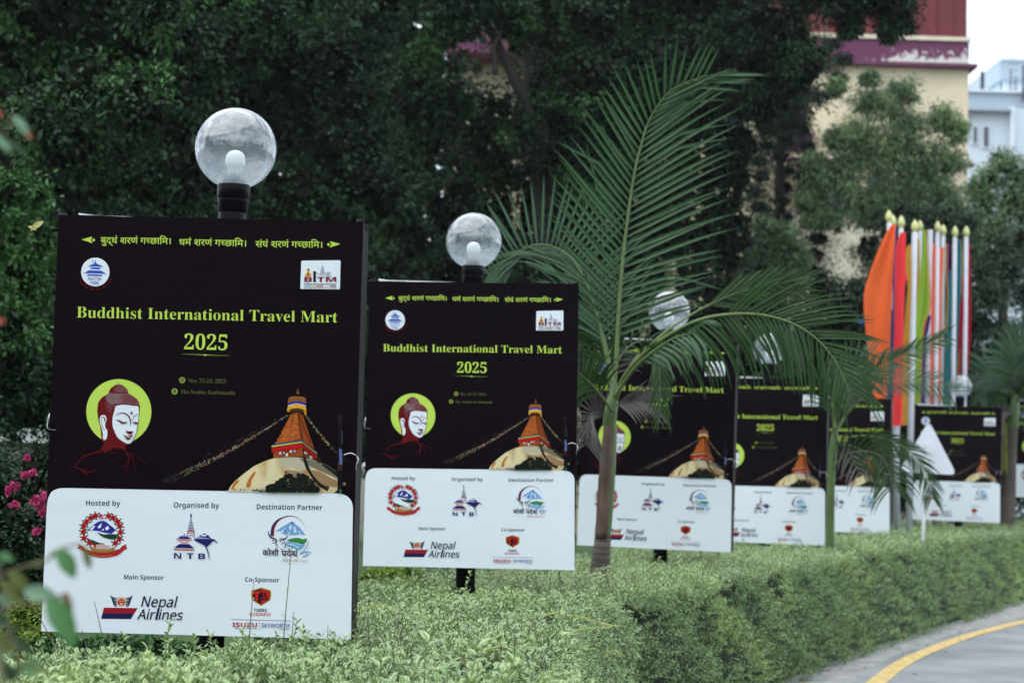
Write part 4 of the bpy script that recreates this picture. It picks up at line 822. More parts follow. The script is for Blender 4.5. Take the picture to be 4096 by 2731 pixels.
plant('broadleaf_tree', 'dark tree with leaning bare limbs across the cream wall seen through its gap', 'tree',
      fill(1560, 2500, -380, 60, 21.5, 24, 170, seed=4) + fill(2180, 2600, 100, 1500, 25.5, 26.5, 180, seed=14) + fill(2160, 2560, 60, 900, 22, 25, 165, seed=5) + fill(1560, 2200, 470, 1650, 22, 25, 180, seed=6) + [(1640, 300, 22, 110), (1620, 430, 22, 120), (1760, 120, 22, 80), (2120, 440, 22.5, 70), (1730, 480, 22, 70), (2080, 520, 22, 80), (1790, 10, 22, 90), (1880, 60, 22, 85), (1980, 50, 22, 85), (2080, 80, 22, 85), (1700, 210, 22, 60), (1760, 380, 22, 55), (1850, 110, 22, 60), (1850, 430, 22, 45)],
      M_LD, .074, 26, 30, rs=.27, trunk=trunk_px(2210, 1900, 420, 23, .2, .11, -60), limbs=[([(2150, 520, 22.5), (2060, 330, 22.3), (1990, 180, 22.2), (1930, 60, 22)], .075, .05), ([(2090, 420, 22.5), (2110, 250, 22.4), (2070, 90, 22.2)], .05, .03), ([(1985, 300, 22), (1975, 190, 22), (2010, 120, 22)], .035, .02)])
plant('broadleaf_tree', 'tall dark tree above the palm whose leafy branch hangs over the maroon wall', 'tree',
      fill(2450, 3260, -380, 300, 22, 24.5, 165, seed=7) + fill(2350, 3200, -300, 500, 25, 26.5, 190, seed=17) + fill(2560, 2980, 260, 1000, 23, 26, 160, seed=8) + [(3330, -30, 22, 120), (3430, 10, 22, 110), (3530, -20, 22, 95), (3600, 60, 22, 75), (3560, 110, 22, 55), (3400, 90, 22, 65), (3620, -60, 22, 90)],
      M_LD2, .074, 28, 30, rs=.27, trunk=trunk_px(2930, 1900, 900, 25.5, .14, .1))
# conifer: drooping tiers of dark sprays
con = []
q = random.Random(5)
for k in range(15):
    y = 190 + k * 62; w = 60 + k * 5
    for s_ in (-1, 0, 1): con.append((3120 + s_ * w * q.uniform(.6, 1.1) + q.uniform(-15, 15) + k * 2, y + abs(s_) * 22, 30 + q.uniform(-.8, .8), 58 + k * 1.5, .55))
con += [(3330, 175, 30, 34, .4), (3375, 235, 30, 36, .4), (3350, 310, 30, 36, .45), (3300, 260, 30, 60, .5), (3290, 380, 30, 55, .5)]
plant('conifer', 'dark drooping conifer in front of the cream building, left of the weeping tree', 'tree', con, M_LC, .075, 26, 24, trunk=trunk_px(3120, 1900, 150, 30, .18, .04), aspect=.18, droop=.5, inner=.5, rs=.4)
wp = [(3560, 420, 29, 95), (3470, 400, 29, 70), (3620, 360, 29, 60), (3420, 520, 29, 95), (3540, 540, 29, 110), (3660, 500, 29, 95), (3770, 470, 29, 62), (3830, 520, 29, 55), (3380, 640, 29, 90), (3490, 650, 29, 110), (3610, 640, 29, 110), (3730, 610, 29, 95), (3800, 640, 29, 60),
      (3290, 720, 29, 70), (3400, 760, 29, 90), (3520, 780, 29, 100), (3650, 760, 29, 100), (3760, 750, 29, 85), (3250, 640, 29, 45), (3340, 560, 29, 50), (3345, 350, 29, 38), (3480, 310, 29, 36), (3330, 860, 29, 60), (3230, 800, 29, 45), (3450, 860, 29, 80), (3570, 860, 29, 85), (3690, 850, 29, 85), (3800, 820, 29, 70), (3700, 690, 29.5, 80), (3600, 590, 29.5, 80), (3480, 590, 29.5, 80), (3350, 700, 29.5, 75), (3260, 870, 29, 55)]
plant('weeping_tree', 'grey green feathery weeping tree in front of the cream wall above the flags', 'tree', wp, M_LP, .08, 46, 28, bark=M_BARKP, trunk=trunk_px(3560, 1900, 600, 29, .12, .05), aspect=.32, droop=.9, inner=0, rs=.30, shell=.25,
      limbs=[([(3560, 800, 29), (3500, 640, 29), (3470, 500, 29), (3480, 380, 29)], .05, .015), ([(3560, 780, 29), (3630, 600, 29), (3600, 420, 29)], .045, .015), ([(3570, 820, 29), (3700, 660, 29), (3790, 520, 29)], .04, .012), ([(3550, 830, 29), (3420, 740, 29), (3350, 600, 29)], .04, .012)])
plant('tree', 'dark tree hung with fine shoots behind the flag poles', 'tree', fill(3500, 4180, 1000, 1720, 28, 30, 105, seed=11) + fill(3560, 3900, 880, 1000, 28, 29, 70, seed=12), M_LG, .08, 30, 28, trunk=trunk_px(3850, 1900, 900, 29, .15, .08), droop=.8, aspect=.35)
plant('tree', 'bushy lighter tree at the right edge below the pale blue building', 'tree', [(4010, 640, 33, 50), (4060, 700, 33, 75), (3960, 720, 33, 65), (4040, 800, 33, 90), (3930, 830, 33, 85), (4100, 860, 33, 90), (3980, 930, 33, 95), (3890, 930, 33, 70), (4110, 980, 33, 90), (3900, 760, 33, 40), (4020, 1020, 33, 90), (3900, 1030, 33, 80), (4130, 760, 33, 80)], M_LP, .085, 34, 26, trunk=trunk_px(4010, 1900, 800, 33, .14, .07), droop=.4, aspect=.4, inner=.5)
plant('shrub', 'rounded grey green shrub in front of the cream terrace wall, right of the palm', 'shrub', [(3060, 930, 27, 62), (3130, 930, 27, 62), (3040, 1010, 27, 70), (3120, 1010, 27, 80), (3190, 1020, 27, 50), (3070, 1100, 27, 85), (3160, 1110, 27, 65)], M_LP, .075, 34, 26, inner=.6, aspect=.4, droop=.1)
plant('shrub', 'tall dark shrubbery behind the palm and the middle sign boards', 'shrubs', fill(2000, 3000, 1000, 1950, 25, 27.5, 150, seed=21), M_LG, .08, 28, 26)
plant('shrub', 'dark mixed shrubbery behind the fourth and fifth boards, left of the flag poles', 'shrubs', fill(2980, 3560, 1180, 1950, 26, 28, 120, seed=22), M_LG, .08, 26, 26, inner=.66)
plant('shrub', 'low dark shrubbery behind the small board at the right edge', 'shrubs', fill(3500, 4250, 1700, 2000, 29.5, 31, 95, seed=23), M_LG, .08, 24, 24)
plant('leafy_bush', 'fresh green leafy bush left of the nearest board, about level with its top', 'bush', fill(-120, 150, 780, 1330, 12.4, 13.2, 105, seed=24) + [(60, 760, 12.6, 70)], M_LM, .052, 26, 26, droop=.3)
plant('leafy_bush', 'dark green bush left of the nearest board, below the fresh green one', 'bush', fill(-120, 260, 1350, 1700, 12.8, 13.6, 110, seed=25), M_LD, .052, 26, 26)
cm_ = plant('flowering_shrub', 'crape myrtle with pink blossom at the left edge beside the nearest board', 'flowering shrub', fill(-100, 220, 1880, 2400, 8.9, 9.8, 115, seed=26), M_LD, .035, 26, 26, inner=.7)
fl_ = [(185, 1985, 8.3, 24), (160, 2010, 8.3, 20), (140, 2000, 8.3, 15), (175, 2045, 8.3, 22), (195, 2060, 8.3, 14), (60, 1945, 8.4, 14), (100, 1900, 8.4, 12), (30, 1960, 8.4, 11), (62, 2020, 8.3, 13), (150, 2125, 8.3, 10), (130, 1890, 8.4, 8), (108, 1830, 8.6, 7)]
for b in fl_:
    V, F, E = clumps([np.array(at(b[0], b[1], b[2])) - np.array(cm_.location)], [np.array([1, 1, 1.1]) * b[3] * .85 * b[2] / FPX], 7, 12, .017, .4, 0, .8, .3); tag(link('blossom', mesh_np('blossom', V, F, M_PINK), cm_), kind='stuff')
plant('leafy_bush', 'low yellow green bush at the lower left corner of the nearest board', 'bush', [(90, 2440, 8.2, 60), (150, 2480, 8.2, 65), (60, 2520, 8.2, 60), (180, 2550, 8.1, 55), (110, 2590, 8.0, 60)], M_LY, .022, 24, 26, inner=.7)
plant('leafy_bush', 'yellow green clipped bush glimpsed between the first and second boards', 'bush', [(1440, 2330, 12.4, 40), (1500, 2310, 12.4, 42), (1560, 2300, 12.6, 40), (1640, 2290, 13, 36)], M_LY, .03, 20, 24, inner=.7)
plant('leafy_bush', 'dark low plant under the nearest sign board behind the hedge', 'bush', [(230, 2600, 7.3, 80), (350, 2610, 7.2, 85), (480, 2610, 7.2, 85), (610, 2620, 7.2, 80), (720, 2640, 7.2, 70)], M_LM, .035, 22, 24, inner=.7)
# a far belt of trees closing the view at the left, one mass
cs = []; R = []
for b in fill(-700, 1900, -500, 1950, 30, 33, 330, seed=31): c = at(b[0], b[1], b[2]); cs.append(np.array(c)); r = b[3] * b[2] / FPX; R.append(np.array([r, r, r]))
V, F, E = clumps(cs, R, 60, 28, .22); far = link('tree_belt', mesh_np('tree_belt', V, F, M_LD2)); tag(far, 'dark belt of trees closing the view behind the left trees', 'trees', kind='stuff')
iv, if_, _ = inner_mass(cs, R, .8); tag(link('crown_shade', mesh_np('crown_shade', iv, if_, M_INNER), far), kind='stuff')
# trees across the road behind the viewer: they shade the place from that side and show dark in the lamp globes
cs = []; R = []; q = random.Random(41)
for k in range(46):
    a_ = rad(-150 + 250 * (k % 23) / 22); d_ = q.uniform(13, 19); x = 3 + math.cos(a_ - PI / 2 + rad(25)) * d_ * 1.25; y = -1 + math.sin(a_ - PI / 2 + rad(25)) * d_
    if y > 6: continue
    z = 2.2 + 3.2 * (k // 23) + q.uniform(-.6, .8); r = q.uniform(2.0, 2.9); cs.append(np.array([x, y, z])); R.append(np.array([r, r, r * .95]))
V, F, E = clumps(cs, R, 20, 14, .5); nb = link('tree_belt', mesh_np('tree_belt', V, F, M_LD2)); tag(nb, 'trees across the road, mirrored dark in the lamp globes', 'trees', kind='stuff')
iv, if_, _ = inner_mass(cs, R, .8); tag(link('crown_shade', mesh_np('crown_shade', iv, if_, M_INNER), nb), kind='stuff')
# coping of a garden wall at the far left
M_COP = mat('pale_coping', (.62, .64, .66), rough=.7, noise=.1, scale=3)
w = empty('garden_wall', (-4.3, 14.6, 0)); tag(w, 'low garden wall with pale coping glimpsed at the left edge', 'wall')
zz = at(100, 1742, 14.6).z
MB().box((0, 0, (zz - .05) / 2), (3.2, .2, zz - .05)).build('wall_face', mat('mossy_wall', (.09, .10, .08), rough=.9, noise=.4, scale=4), w); MB().box((0, 0, zz), (3.3, .3, .11)).build('coping', M_COP, w)
w.rotation_euler = (0, 0, rad(-2))
# ------------------------------------------------------------------ buildings behind the trees
M_CREAM = mat('cream_wall_paint', (.70, .60, .42), rough=.85, noise=.08, scale=1.2, bump=.05, bscale=30)
M_CREAM2 = mat('pale_ledge_paint', (.66, .60, .44), rough=.8, noise=.1, scale=4)
M_MAROON = mat('maroon_cladding', (.14, .015, .022), rough=.55, noise=.12, scale=2, stretch=(1, 1, .2))
M_PURPLE = mat('purple_band_paint', (.135, .035, .085), rough=.7, noise=.1, scale=2)
def peel_mat():
    m = mat('purple_band_paint_peeling', (.135, .035, .085), rough=.75); nt = m.node_tree; N = nt.nodes; L = nt.links
    t = N.new('ShaderNodeTexCoord'); n = N.new('ShaderNodeTexNoise'); n.inputs['Scale'].default_value = 6.5; n.inputs['Detail'].default_value = 9; n.inputs['Roughness'].default_value = .7; L.new(t.outputs['Object'], n.inputs['Vector'])
    sx = N.new('ShaderNodeSeparateXYZ'); L.new(t.outputs['Object'], sx.inputs[0])
    mr = N.new('ShaderNodeMapRange'); mr.inputs[1].default_value = -.24; mr.inputs[2].default_value = .12; mr.inputs[3].default_value = .13; mr.inputs[4].default_value = -.15; L.new(sx.outputs[2], mr.inputs[0])
    mx_ = N.new('ShaderNodeMapRange'); mx_.inputs[1].default_value = .1; mx_.inputs[2].default_value = 1.1; mx_.inputs[3].default_value = -.3; mx_.inputs[4].default_value = 0; L.new(sx.outputs[0], mx_.inputs[0])
    a1 = N.new('ShaderNodeMath'); L.new(n.outputs[0], a1.inputs[0]); L.new(mr.outputs[0], a1.inputs[1]); a2 = N.new('ShaderNodeMath'); L.new(a1.outputs[0], a2.inputs[0]); L.new(mx_.outputs[0], a2.inputs[1])
    r = N.new('ShaderNodeMapRange'); r.inputs[1].default_value = .475; r.inputs[2].default_value = .51; L.new(a2.outputs[0], r.inputs[0])
    x = N.new('ShaderNodeMix'); x.data_type = 'RGBA'; x.inputs[6].default_value = (.135, .035, .085, 1); x.inputs[7].default_value = (.62, .60, .56, 1); L.new(r.outputs[0], x.inputs[0]); L.new(x.outputs[2], N['Principled BSDF'].inputs['Base Color']); return m
M_PEEL = peel_mat()
M_GLASSD = mat('dark_window_glass', (.012, .014, .02), rough=.12, spec=.5)
M_CURT = mat('grey_curtain', (.10, .11, .14), rough=.9, noise=.4, scale=5, stretch=(6, 1, .3))
M_METAL = mat('pale_metal_rail', (.45, .48, .5), rough=.4, metal=.3)
Y1 = 38.0
def zb(y, x=3860, Y=Y1): return at(x, y, Y).z
def xb(x, y=400, Y=Y1): return at(x, y, Y).x
xr, xl = xb(3873), xb(1780, 300); xw = xb(3250, 400); xm = (xr + xl) / 2
bl = empty('hotel_building', (xm, Y1, 0)); tag(bl, 'cream building with maroon top storey and purple band behind the trees', 'building')
ztop = zb(-260); DP = 9
def bpart(name, m, x0, x1, z0, z1, y0=0, y1=DP, parent=None, lab=None):
    o = MB().box((0, 0, 0), (x1 - x0, y1 - y0, z1 - z0)).build(name, m, parent or bl, loc=((x0 + x1) / 2 - (0 if parent else xm), (y0 + y1) / 2, (z0 + z1) / 2)); 
    if lab: o['label'] = lab
    return o
zc = zb(278)
bpart('wall', M_CREAM, xw, xr, 0, zc, 0, DP); bpart('wall', M_CREAM, xl, xw, 0, zc, .9, DP)
bpart('top_storey', M_MAROON, xl, xr - .02, zb(152), ztop, .12, DP)
bpart('ledge', M_CREAM2, xl, xr + .03, zb(168), zb(152) + .002, -.05, DP); bpart('band', M_PEEL, xl + 6.0, xr, zb(264), zb(168), 0, DP - .1, lab='purple band with white peeling patches'); bpart('band', M_PURPLE, xl, xl + 5.998, zb(264), zb(168), 0, DP - .1)
bpart('eave', M_PURPLE, xl, xr + .14, zc, zb(264) - .002, -.22, DP)
# cladding ribs of the top storey
for k in range(26):
    x = xr - .3 - k * .35; bpart('cladding_rib', M_MAROON, x, x + .03, zb(150), ztop - .05, .09, .118)
# second-floor balcony band, left part
bpart('balcony_parapet', M_PURPLE, xb(3110), xw - .01, zb(612, 3300), zb(540, 3300), -.1, .05); bpart('balcony_coping', M_CREAM2, xb(3090), xw + .02, zb(538, 3300), zb(520, 3300), -.14, .1); bpart('balcony_slab', M_CREAM2, xb(3080), xr + .05, zb(640, 3300), zb(622, 3300), -.16, .0)
bpart('balcony_slab', M_PURPLE, xb(3080), xr + .1, zb(655, 3300), zb(641, 3300), -.2, .0)
for (x0, x1, y0, y1) in ((3180, 3246, 340, 515), (3060, 3140, 340, 515), (2900, 3000, 345, 515), (2700, 2800, 345, 515)):
    f = bpart('window_frame', M_CREAM2, xb(x0) - .05, xb(x1) + .05, zb(y1, x0) - .05, zb(y0, x0) + .05, .84, .898)
    bpart('pane', M_GLASSD, xb(x0) - xb(x1), 0, zb(y1, x0) - zb(y0, x0), 0, 0, .02, parent=f).location = (0, -.042, 0)
# ground-floor windows with curtains behind the weeping tree
for k, (x0, x1) in enumerate(((3195, 3290), (3300, 3400), (3470, 3570), (3580, 3680), (3700, 3800))):
    f = bpart('window_frame', M_GLASSD, xb(x0, 780), xb(x1, 780), zb(860, x0), zb(705, x0), -.03, -.002); hw = (xb(x1, 780) - xb(x0, 780)) / 2
    for s_ in (-1, 1):
        c_ = MB(); nx = 14; V = []; zz_ = (zb(705, x0) - zb(860, x0)) / 2 - .04
        for i in range(nx + 1): u = s_ * (hw * (.35 + .62 * i / nx)); yy = -.028 - .012 * (1 + math.sin(i * 2.2)); V += [(u, yy, -zz_), (u, yy, zz_)]
        c_.add(V, [(2 * i, 2 * i + 2, 2 * i + 3, 2 * i + 1) for i in range(nx)]); c_.build('curtain', M_CURT, f)
# rail and terrace wall in front
YT = 34.0
tw = empty('terrace_wall', (at(3400, 1000, YT).x, YT, 0)); tag(tw, 'cream terrace wall half covered by plants, under the metal railing', 'wall')
x0, x1 = xb(3080, 900, YT) - tw.location.x, xb(3860, 900, YT) - tw.location.x
MB().box(((x0 + x1) / 2, .15, zb(872, 3400, YT) / 2), (x1 - x0, .3, zb(872, 3400, YT))).build('wall_face', mat('cream_terrace_paint', (.66, .60, .46), rough=.9, noise=.25, scale=2, bump=.2), tw)
rl = empty('railing', (tw.location.x, YT, zb(872, 3400, YT))); tag(rl, 'thin metal railing on top of the cream terrace wall', 'railing')
zr = zb(852, 3400, YT) - rl.location.z
MB().box(((x0 + x1) / 2, .15, zr), (x1 - x0, .05, .04)).build('top_rail', M_METAL, rl); MB().box(((x0 + x1) / 2, .15, zr - .09), (x1 - x0, .03, .02)).build('lower_rail', M_METAL, rl)
for k in range(9): MB().box((x0 + .1 + k * (x1 - x0 - .2) / 8, .15, (zr - .02) / 2), (.03, .03, zr - .02)).build('rail_post', M_METAL, rl)
# pale blue building far right
Y2 = 75.0; M_PB = mat('pale_blue_wall', (.58, .66, .72), rough=.8, noise=.05, scale=.5); M_PB2 = mat('greyer_blue_band', (.36, .43, .50), rough=.8); M_PB3 = mat('white_blue_parapet', (.66, .73, .78), rough=.8)
def X2(x, y=400): return at(x, y, Y2).x
def Z2(y, x=3950): return at(x, y, Y2).z
c2 = X2(4000); pb = empty('office_building', (c2, Y2, 0)); tag(pb, 'pale blue concrete building with two narrow windows at the right edge', 'building')
def p2(name, m, x0, x1, z0, z1, y0=0, y1=12, lab=None):
    return MB().box((0, 0, 0), (x1 - x0, y1 - y0, z1 - z0)).build(name, m, pb, loc=((x0 + x1) / 2 - c2, (y0 + y1) / 2, (z0 + z1) / 2))
p2('wall', M_PB, X2(3700), X2(4500), 0, Z2(430)); p2('parapet', M_PB2, X2(3700), X2(4500), Z2(430) + .002, Z2(372)); p2('coping', M_PB3, X2(3700), X2(4500), Z2(372) + .002, Z2(362), -.15, 12)
p2('ledge', M_PB2, X2(3700), X2(4035), Z2(452), Z2(440), -.5, 0); p2('corner_pier', M_PB3, X2(4035), X2(4052), 0, Z2(430), -.3, -.002)
for x0, x1, y0, y1 in ((3893, 3908, 512, 576), (3934, 3955, 510, 588)):
    f = p2('window_frame', M_PB3, X2(x0) - .08, X2(x1) + .08, Z2(y1) - .08, Z2(y0) + .08, -.08, -.002)
    hw = (X2(x1) - X2(x0)) / 2; hz = (Z2(y0) - Z2(y1)) / 2; o = MB().box((-hw * .45, -.09, 0), (hw * .8, .02, hz * 2)).build('pane', M_GLASSD, f); MB().box((hw * .5, -.09, 0), (hw * .9, .02, hz * 2)).build('pane', mat('grey_window_glass', (.16, .19, .24), rough=.2), f)
p2('roof_room', M_PB2, X2(4050), X2(4500), Z2(275, 4070), Z2(200, 4070), 2, 10); p2('roof_room_coping', M_PB3, X2(4048), X2(4500), Z2(200, 4070) + .002, Z2(190, 4070), 1.9, 10); p2('roof_room_wall', M_PB3, X2(4075), X2(4500), Z2(362), Z2(275, 4070) - .002, 2.4, 10)
M_PIPE = mat('dark_steel', (.06, .07, .09), rough=.6)
for x, y0, y1, r in ((3932, 278, 365, .05), (3940, 285, 365, .05), (4012, 322, 365, .04), (4088, 262, 400, .06), (4050, 268, 365, .03), (4070, 300, 365, .03)):
    MB().lathe([(r, Z2(y1 + 6)), (r, Z2(y0))], 6).build('roof_rod', M_PIPE, pb, loc=(X2(x) - c2, .3 if y1 < 370 else -.2, 0))
for k in range(7): z = Z2(362) + .12 + k * .28; MB().box((X2(4062) - c2, .35, z), (X2(4084) - X2(4046), .02, .02)).build('ladder_rung', M_PIPE, pb)
# ------------------------------------------------------------------ palms
M_PL = leafmat('palm_leaflet', (.018, .058, .020), (.062, .14, .052), rough=.38, spec=.4, trans=.25)
M_PLB = leafmat('palm_leaflet_blue', (.035, .09, .045), (.10, .185, .10), rough=.4, spec=.4, trans=.2)
M_PLD = leafmat('palm_leaflet_dark', (.010, .034, .008), (.038, .10, .020), rough=.38, spec=.35, trans=.3)
M_PDRY = leafmat('palm_leaflet_dry', (.09, .08, .075), (.17, .16, .15), rough=.7, spec=.2, trans=.15)
M_RACH = mat('palm_rachis', (.10, .15, .04), rough=.45, spec=.4, noise=.2, scale=9)
M_SHAFT = mat('green_crownshaft', (.055, .11, .035), rough=.4, spec=.4, noise=.35, scale=6, stretch=(4, 4, .6), rgb2=(.10, .17, .05))
M_SHEATH = mat('brown_sheath', (.10, .062, .048), rough=.8, noise=.45, scale=7, stretch=(5, 5, .5), bump=.4, bscale=24)
M_PTRK = mat('ringed_palm_trunk', (.085, .068, .058), rough=.85, noise=.4, scale=5, bump=.5, bscale=18)
count = [0]
def leaflet_mesh(b, D, side_up, L, W, droop, kink=None, nseg=6):
    """folded strip from base b along D, drooping"""
    P = []; p = Vector(b); d = Vector(D).normalized(); st = L / nseg; P.append(p.copy())
    for k in range(nseg):
        t = (k + 1) / nseg; d = (d + Vector((0, 0, -droop * (t ** 1.4) * .5))).normalized()
        if kink and k == kink[0]: d = (d + Vector(kink[1])).normalized()
        p = p + d * st; P.append(p.copy())
    prof = [.35, .85, 1, .95, .75, .45, .06]; V = []; F = []
    for k, q in enumerate(P):
        t = (P[min(k + 1, nseg)] - P[max(k - 1, 0)]).normalized(); s = t.cross(side_up).normalized(); u = s.cross(t); w = W * prof[k] / 2
        V += [q - s * w + u * w * .45, q, q + s * w + u * w * .45]
    for k in range(nseg): a = 3 * k; F += [(a, a + 1, a + 4, a + 3), (a + 1, a + 2, a + 5, a + 4)]
    return V, F
def frond(root, pts, n, t0, Lf, aL, aR, m, nrm=(0, -1, 0), droopL=.25, droopR=.25, W=.026, r0=.013, as_parts=True, lift=.15, sides=(1, 1), jitter=.06, rach=None, kinks=0, tl=0, LL=None, seed=0):
    """pts (px,py,Y); Lf(t), aL(t), aR(t): leaflet length and angle from the rachis on either side"""
    q = random.Random(seed); off = root.location; cur = [Vector(p) for p in crom([at(*p) for p in pts], 10)]; N = len(cur)
    d = [0]; 
    for i in range(1, N): d.append(d[-1] + (cur[i] - cur[i - 1]).length)
    fr = MB().tube([c - off for c in cur], [r0 * (1 - .82 * x / d[-1]) for x in d], 7).build('frond', rach or M_RACH, root, True)
    nr = Vector(nrm).normalized(); bag = MB()
    def pos(t):
        s = t * d[-1]; i = max(k for k in range(N) if d[k] <= s + 1e-9); i = min(i, N - 2); u = (s - d[i]) / max(d[i + 1] - d[i], 1e-9); T = (cur[i + 1] - cur[i]).normalized()
        i2 = min(i + 2, N - 1); T = (T * (1 - u) + (cur[i2] - cur[i2 - 1]).normalized() * u).normalized(); return cur[i].lerp(cur[i + 1], u), T
    for k in range(n):
        t = t0 + (1 - t0) * (k + .5) / n
        for sgn, af, dr in ((-1, aL, droopL), (1, aR, droopR)):
            if not sides[0 if sgn < 0 else 1] or (sgn < 0 and t < tl): continue
            p, T = pos(min(t + (.004 if sgn > 0 else 0), .995)); sd_ = nr.cross(T).normalized() * -sgn; a = rad(af(t)) + q.gauss(0, jitter)
            D = T * math.cos(a) + sd_ * math.sin(a) + nr * (lift + q.gauss(0, .05)); L = (LL if LL and sgn < 0 else Lf)(t) * q.uniform(.9, 1.08); kk = None
            if kinks and q.random() < kinks: kk = (3, (0, 0, -.45) if q.random() < .6 else (.5, 0, -.2))
            V, F = leaflet_mesh(p - off, D, nr, L, W * (.75 + .5 * min(1, L / max(Lf(.5), .01))), dr, kk)
            if as_parts and count[0] < 300:
                me = bpy.data.meshes.new('leaflet'); me.from_pydata(V, [], F); me.materials.append(m); link('leaflet', me, fr); count[0] += 1
            else: bag.add(V, F)
    if bag.v: tag(bag.build('leaflets', m, fr), kind='stuff')
    return fr
def trunk_path(root, pts, name, m, n=16, ring=0):
    c = [at(x, y, Y) - root.location for x, y, Y, w in pts]; q = crom([(*v, p[3] * p[2] / FPX / 2) for v, p in zip(c, pts)], 6)
    rs = [v[3] * (1 + ring * (1 if i % 3 == 0 else 0)) for i, v in enumerate(q)]
    return MB().tube([v[:3] for v in q], rs, n).build(name, m, root, True)
f0 = at(2400, 2290, 11.4)
pm = empty('palm_tree', (f0.x, 11.4, 0)); tag(pm, 'slender palm with one tall upright frond, in front of the third sign board', 'palm tree')
Y = 11.4
g_ = at(2396, 2330, Y)
MB().tube([Vector((g_.x, Y, 0)) - pm.location, at(2399, 2290, Y) - pm.location, at(2407, 2200, Y) - pm.location, at(2411, 2150, Y) - pm.location], [.075, .064, .054, .052], 16).build('trunk', M_PTRK, pm, True)
for py, px in ((2160, 2411), (2185, 2409), (2208, 2407), (2232, 2404), (2256, 2402)): 
    c = at(px, py, Y) - pm.location; w_ = .0525 + (py - 2160) * .00010; MB().lathe([(w_, -.005), (w_ + .0025, -.002), (w_ + .0025, .002), (w_, .005)], 18, c=c, cap=False).build('trunk_ring', M_PTRK, pm, True)
trunk_path(pm, [(2411, 2152, Y, 64), (2422, 2006, Y, 66), (2430, 1885, Y, 64), (2438, 1764, Y, 58), (2444, 1700, Y, 50)], 'stem', M_SHAFT)
# brown dry sheath wrapped round the left of the green stem
cs_ = [at(x, y, Y - .022) - pm.location for x, y in ((2406, 2150), (2415, 2006), (2423, 1885), (2430, 1790), (2438, 1700), (2454, 1640))]
MB().tube([Vector(v) for v in crom(cs_, 4)], [(.044, .044, .043, .037, .026, .006)[min(int(i / 4), 5)] * (1 + .05 * math.sin(i * 2.1)) for i in range(21)], 12).build('dry_sheath', M_SHEATH, pm, True)
trunk_path(pm, [(2436, 1735, Y - .01, 46), (2440, 1660, Y - .01, 56), (2448, 1610, Y - .01, 50), (2455, 1565, Y - .01, 30), (2457, 1530, Y, 22)], 'crownshaft', M_SHAFT)
ex = lambda a, b: (lambda t: a + (b - a) * t)
def bell(L, lo=.45): return lambda t: L * (lo + (1 - lo) * math.sin(PI * min(1, .12 + .80 * t)) ** .7)
# tall upright frond
frond(pm, [(2456, 1560, Y), (2466, 1400, Y), (2474, 1250, Y), (2490, 1050, Y), (2507, 900, Y), (2536, 700, Y), (2562, 590, Y), (2590, 498, Y), (2632, 423, Y - .05), (2684, 362, Y - .1), (2766, 322, Y - .15), (2830, 300, Y - .2)], 40, .14,
      lambda t: (.44 + .9 * t if t < .34 else .745) * (1 if t < .62 else 1 - (t - .62) * 1.15), lambda t: 50 - 6 * t, lambda t: 72 - 60 * t ** 1.6 if t > .35 else 66 + 6 * t, M_PL, W=.021, r0=.015, droopL=.02, droopR=.10, lift=.05, jitter=.035, kinks=.14, LL=lambda t: .68 if t < .45 else .68 - (t - .45) * .84, seed=1)
# frond arching over to the left
frond(pm, [(2448, 1560, Y + .02), (2410, 1350, Y + .06), (2362, 1180, Y + .12), (2312, 1069, Y + .18), (2261, 1013, Y + .22), (2209, 986, Y + .26), (2167, 978, Y + .28), (2121, 985, Y + .3), (2068, 1010, Y + .32), (2016, 1050, Y + .34), (1950, 1100, Y + .36)], 40, .2,
      lambda t: .52 * (.55 + .45 * math.sin(PI * min(1, .15 + .8 * t))), lambda t: 40 - 15 * t, lambda t: 42 + 48 * min(1, t * 1.3), M_PLB, W=.016, droopL=.35, droopR=.02, lift=.04, seed=2)
# long frond arching over to the right
frond(pm, [(2462, 1600, Y - .02), (2490, 1520, Y - .1), (2540, 1450, Y - .2), (2610, 1385, Y - .3), (2700, 1325, Y - .4), (2797, 1280, Y - .5), (2890, 1260, Y - .55), (2990, 1255, Y - .6), (3084, 1266, Y - .65), (3184, 1300, Y - .7), (3278, 1366, Y - .72), (3350, 1459, Y - .74), (3399, 1570, Y - .76)], 46, .22,
      lambda t: .50 * (.5 + .5 * math.sin(PI * min(1, .15 + .72 * t))) * (1 if t < .85 else .75), lambda t: 34 + 6 * t, lambda t: 62 - 22 * t, M_PLD, W=.017, r0=.016, droopL=.22, droopR=1.25, lift=.05, kinks=.12, tl=.5, seed=3)
frond(pm, [(2462, 1590, Y), (2540, 1440, Y + .1), (2660, 1330, Y + .2), (2780, 1250, Y + .3), (2900, 1190, Y + .35), (3020, 1150, Y + .4), (3140, 1130, Y + .45)], 16, .62,
      lambda t: .42 * (1 - .3 * t), lambda t: 20 - 6 * t, lambda t: 26, M_PLD, W=.018, droopL=.05, droopR=.3, lift=.03, as_parts=False, seed=4)
# short drooping frond before the third board
frond(pm, [(2464, 1590, Y - .05), (2520, 1480, Y - .15), (2570, 1420, Y - .22), (2610, 1410, Y - .3), (2632, 1450, Y - .36), (2640, 1530, Y - .4), (2644, 1640, Y - .42)], 22, .35, lambda t: .24 * (1 - .25 * t), lambda t: 34 - 12 * t, lambda t: 38 - 14 * t, M_PLD, W=.011, droopL=.5, droopR=.5, seed=5, r0=.009)
frond(pm, [(2462, 1580, Y - .06), (2540, 1470, Y - .25), (2620, 1400, Y - .4), (2700, 1350, Y - .5), (2780, 1330, Y - .6)], 11, .42, lambda t: .27, lambda t: 30, lambda t: 45, M_PLB, W=.015, droopL=.75, droopR=1.3, kinks=.5, tl=.9, seed=6)
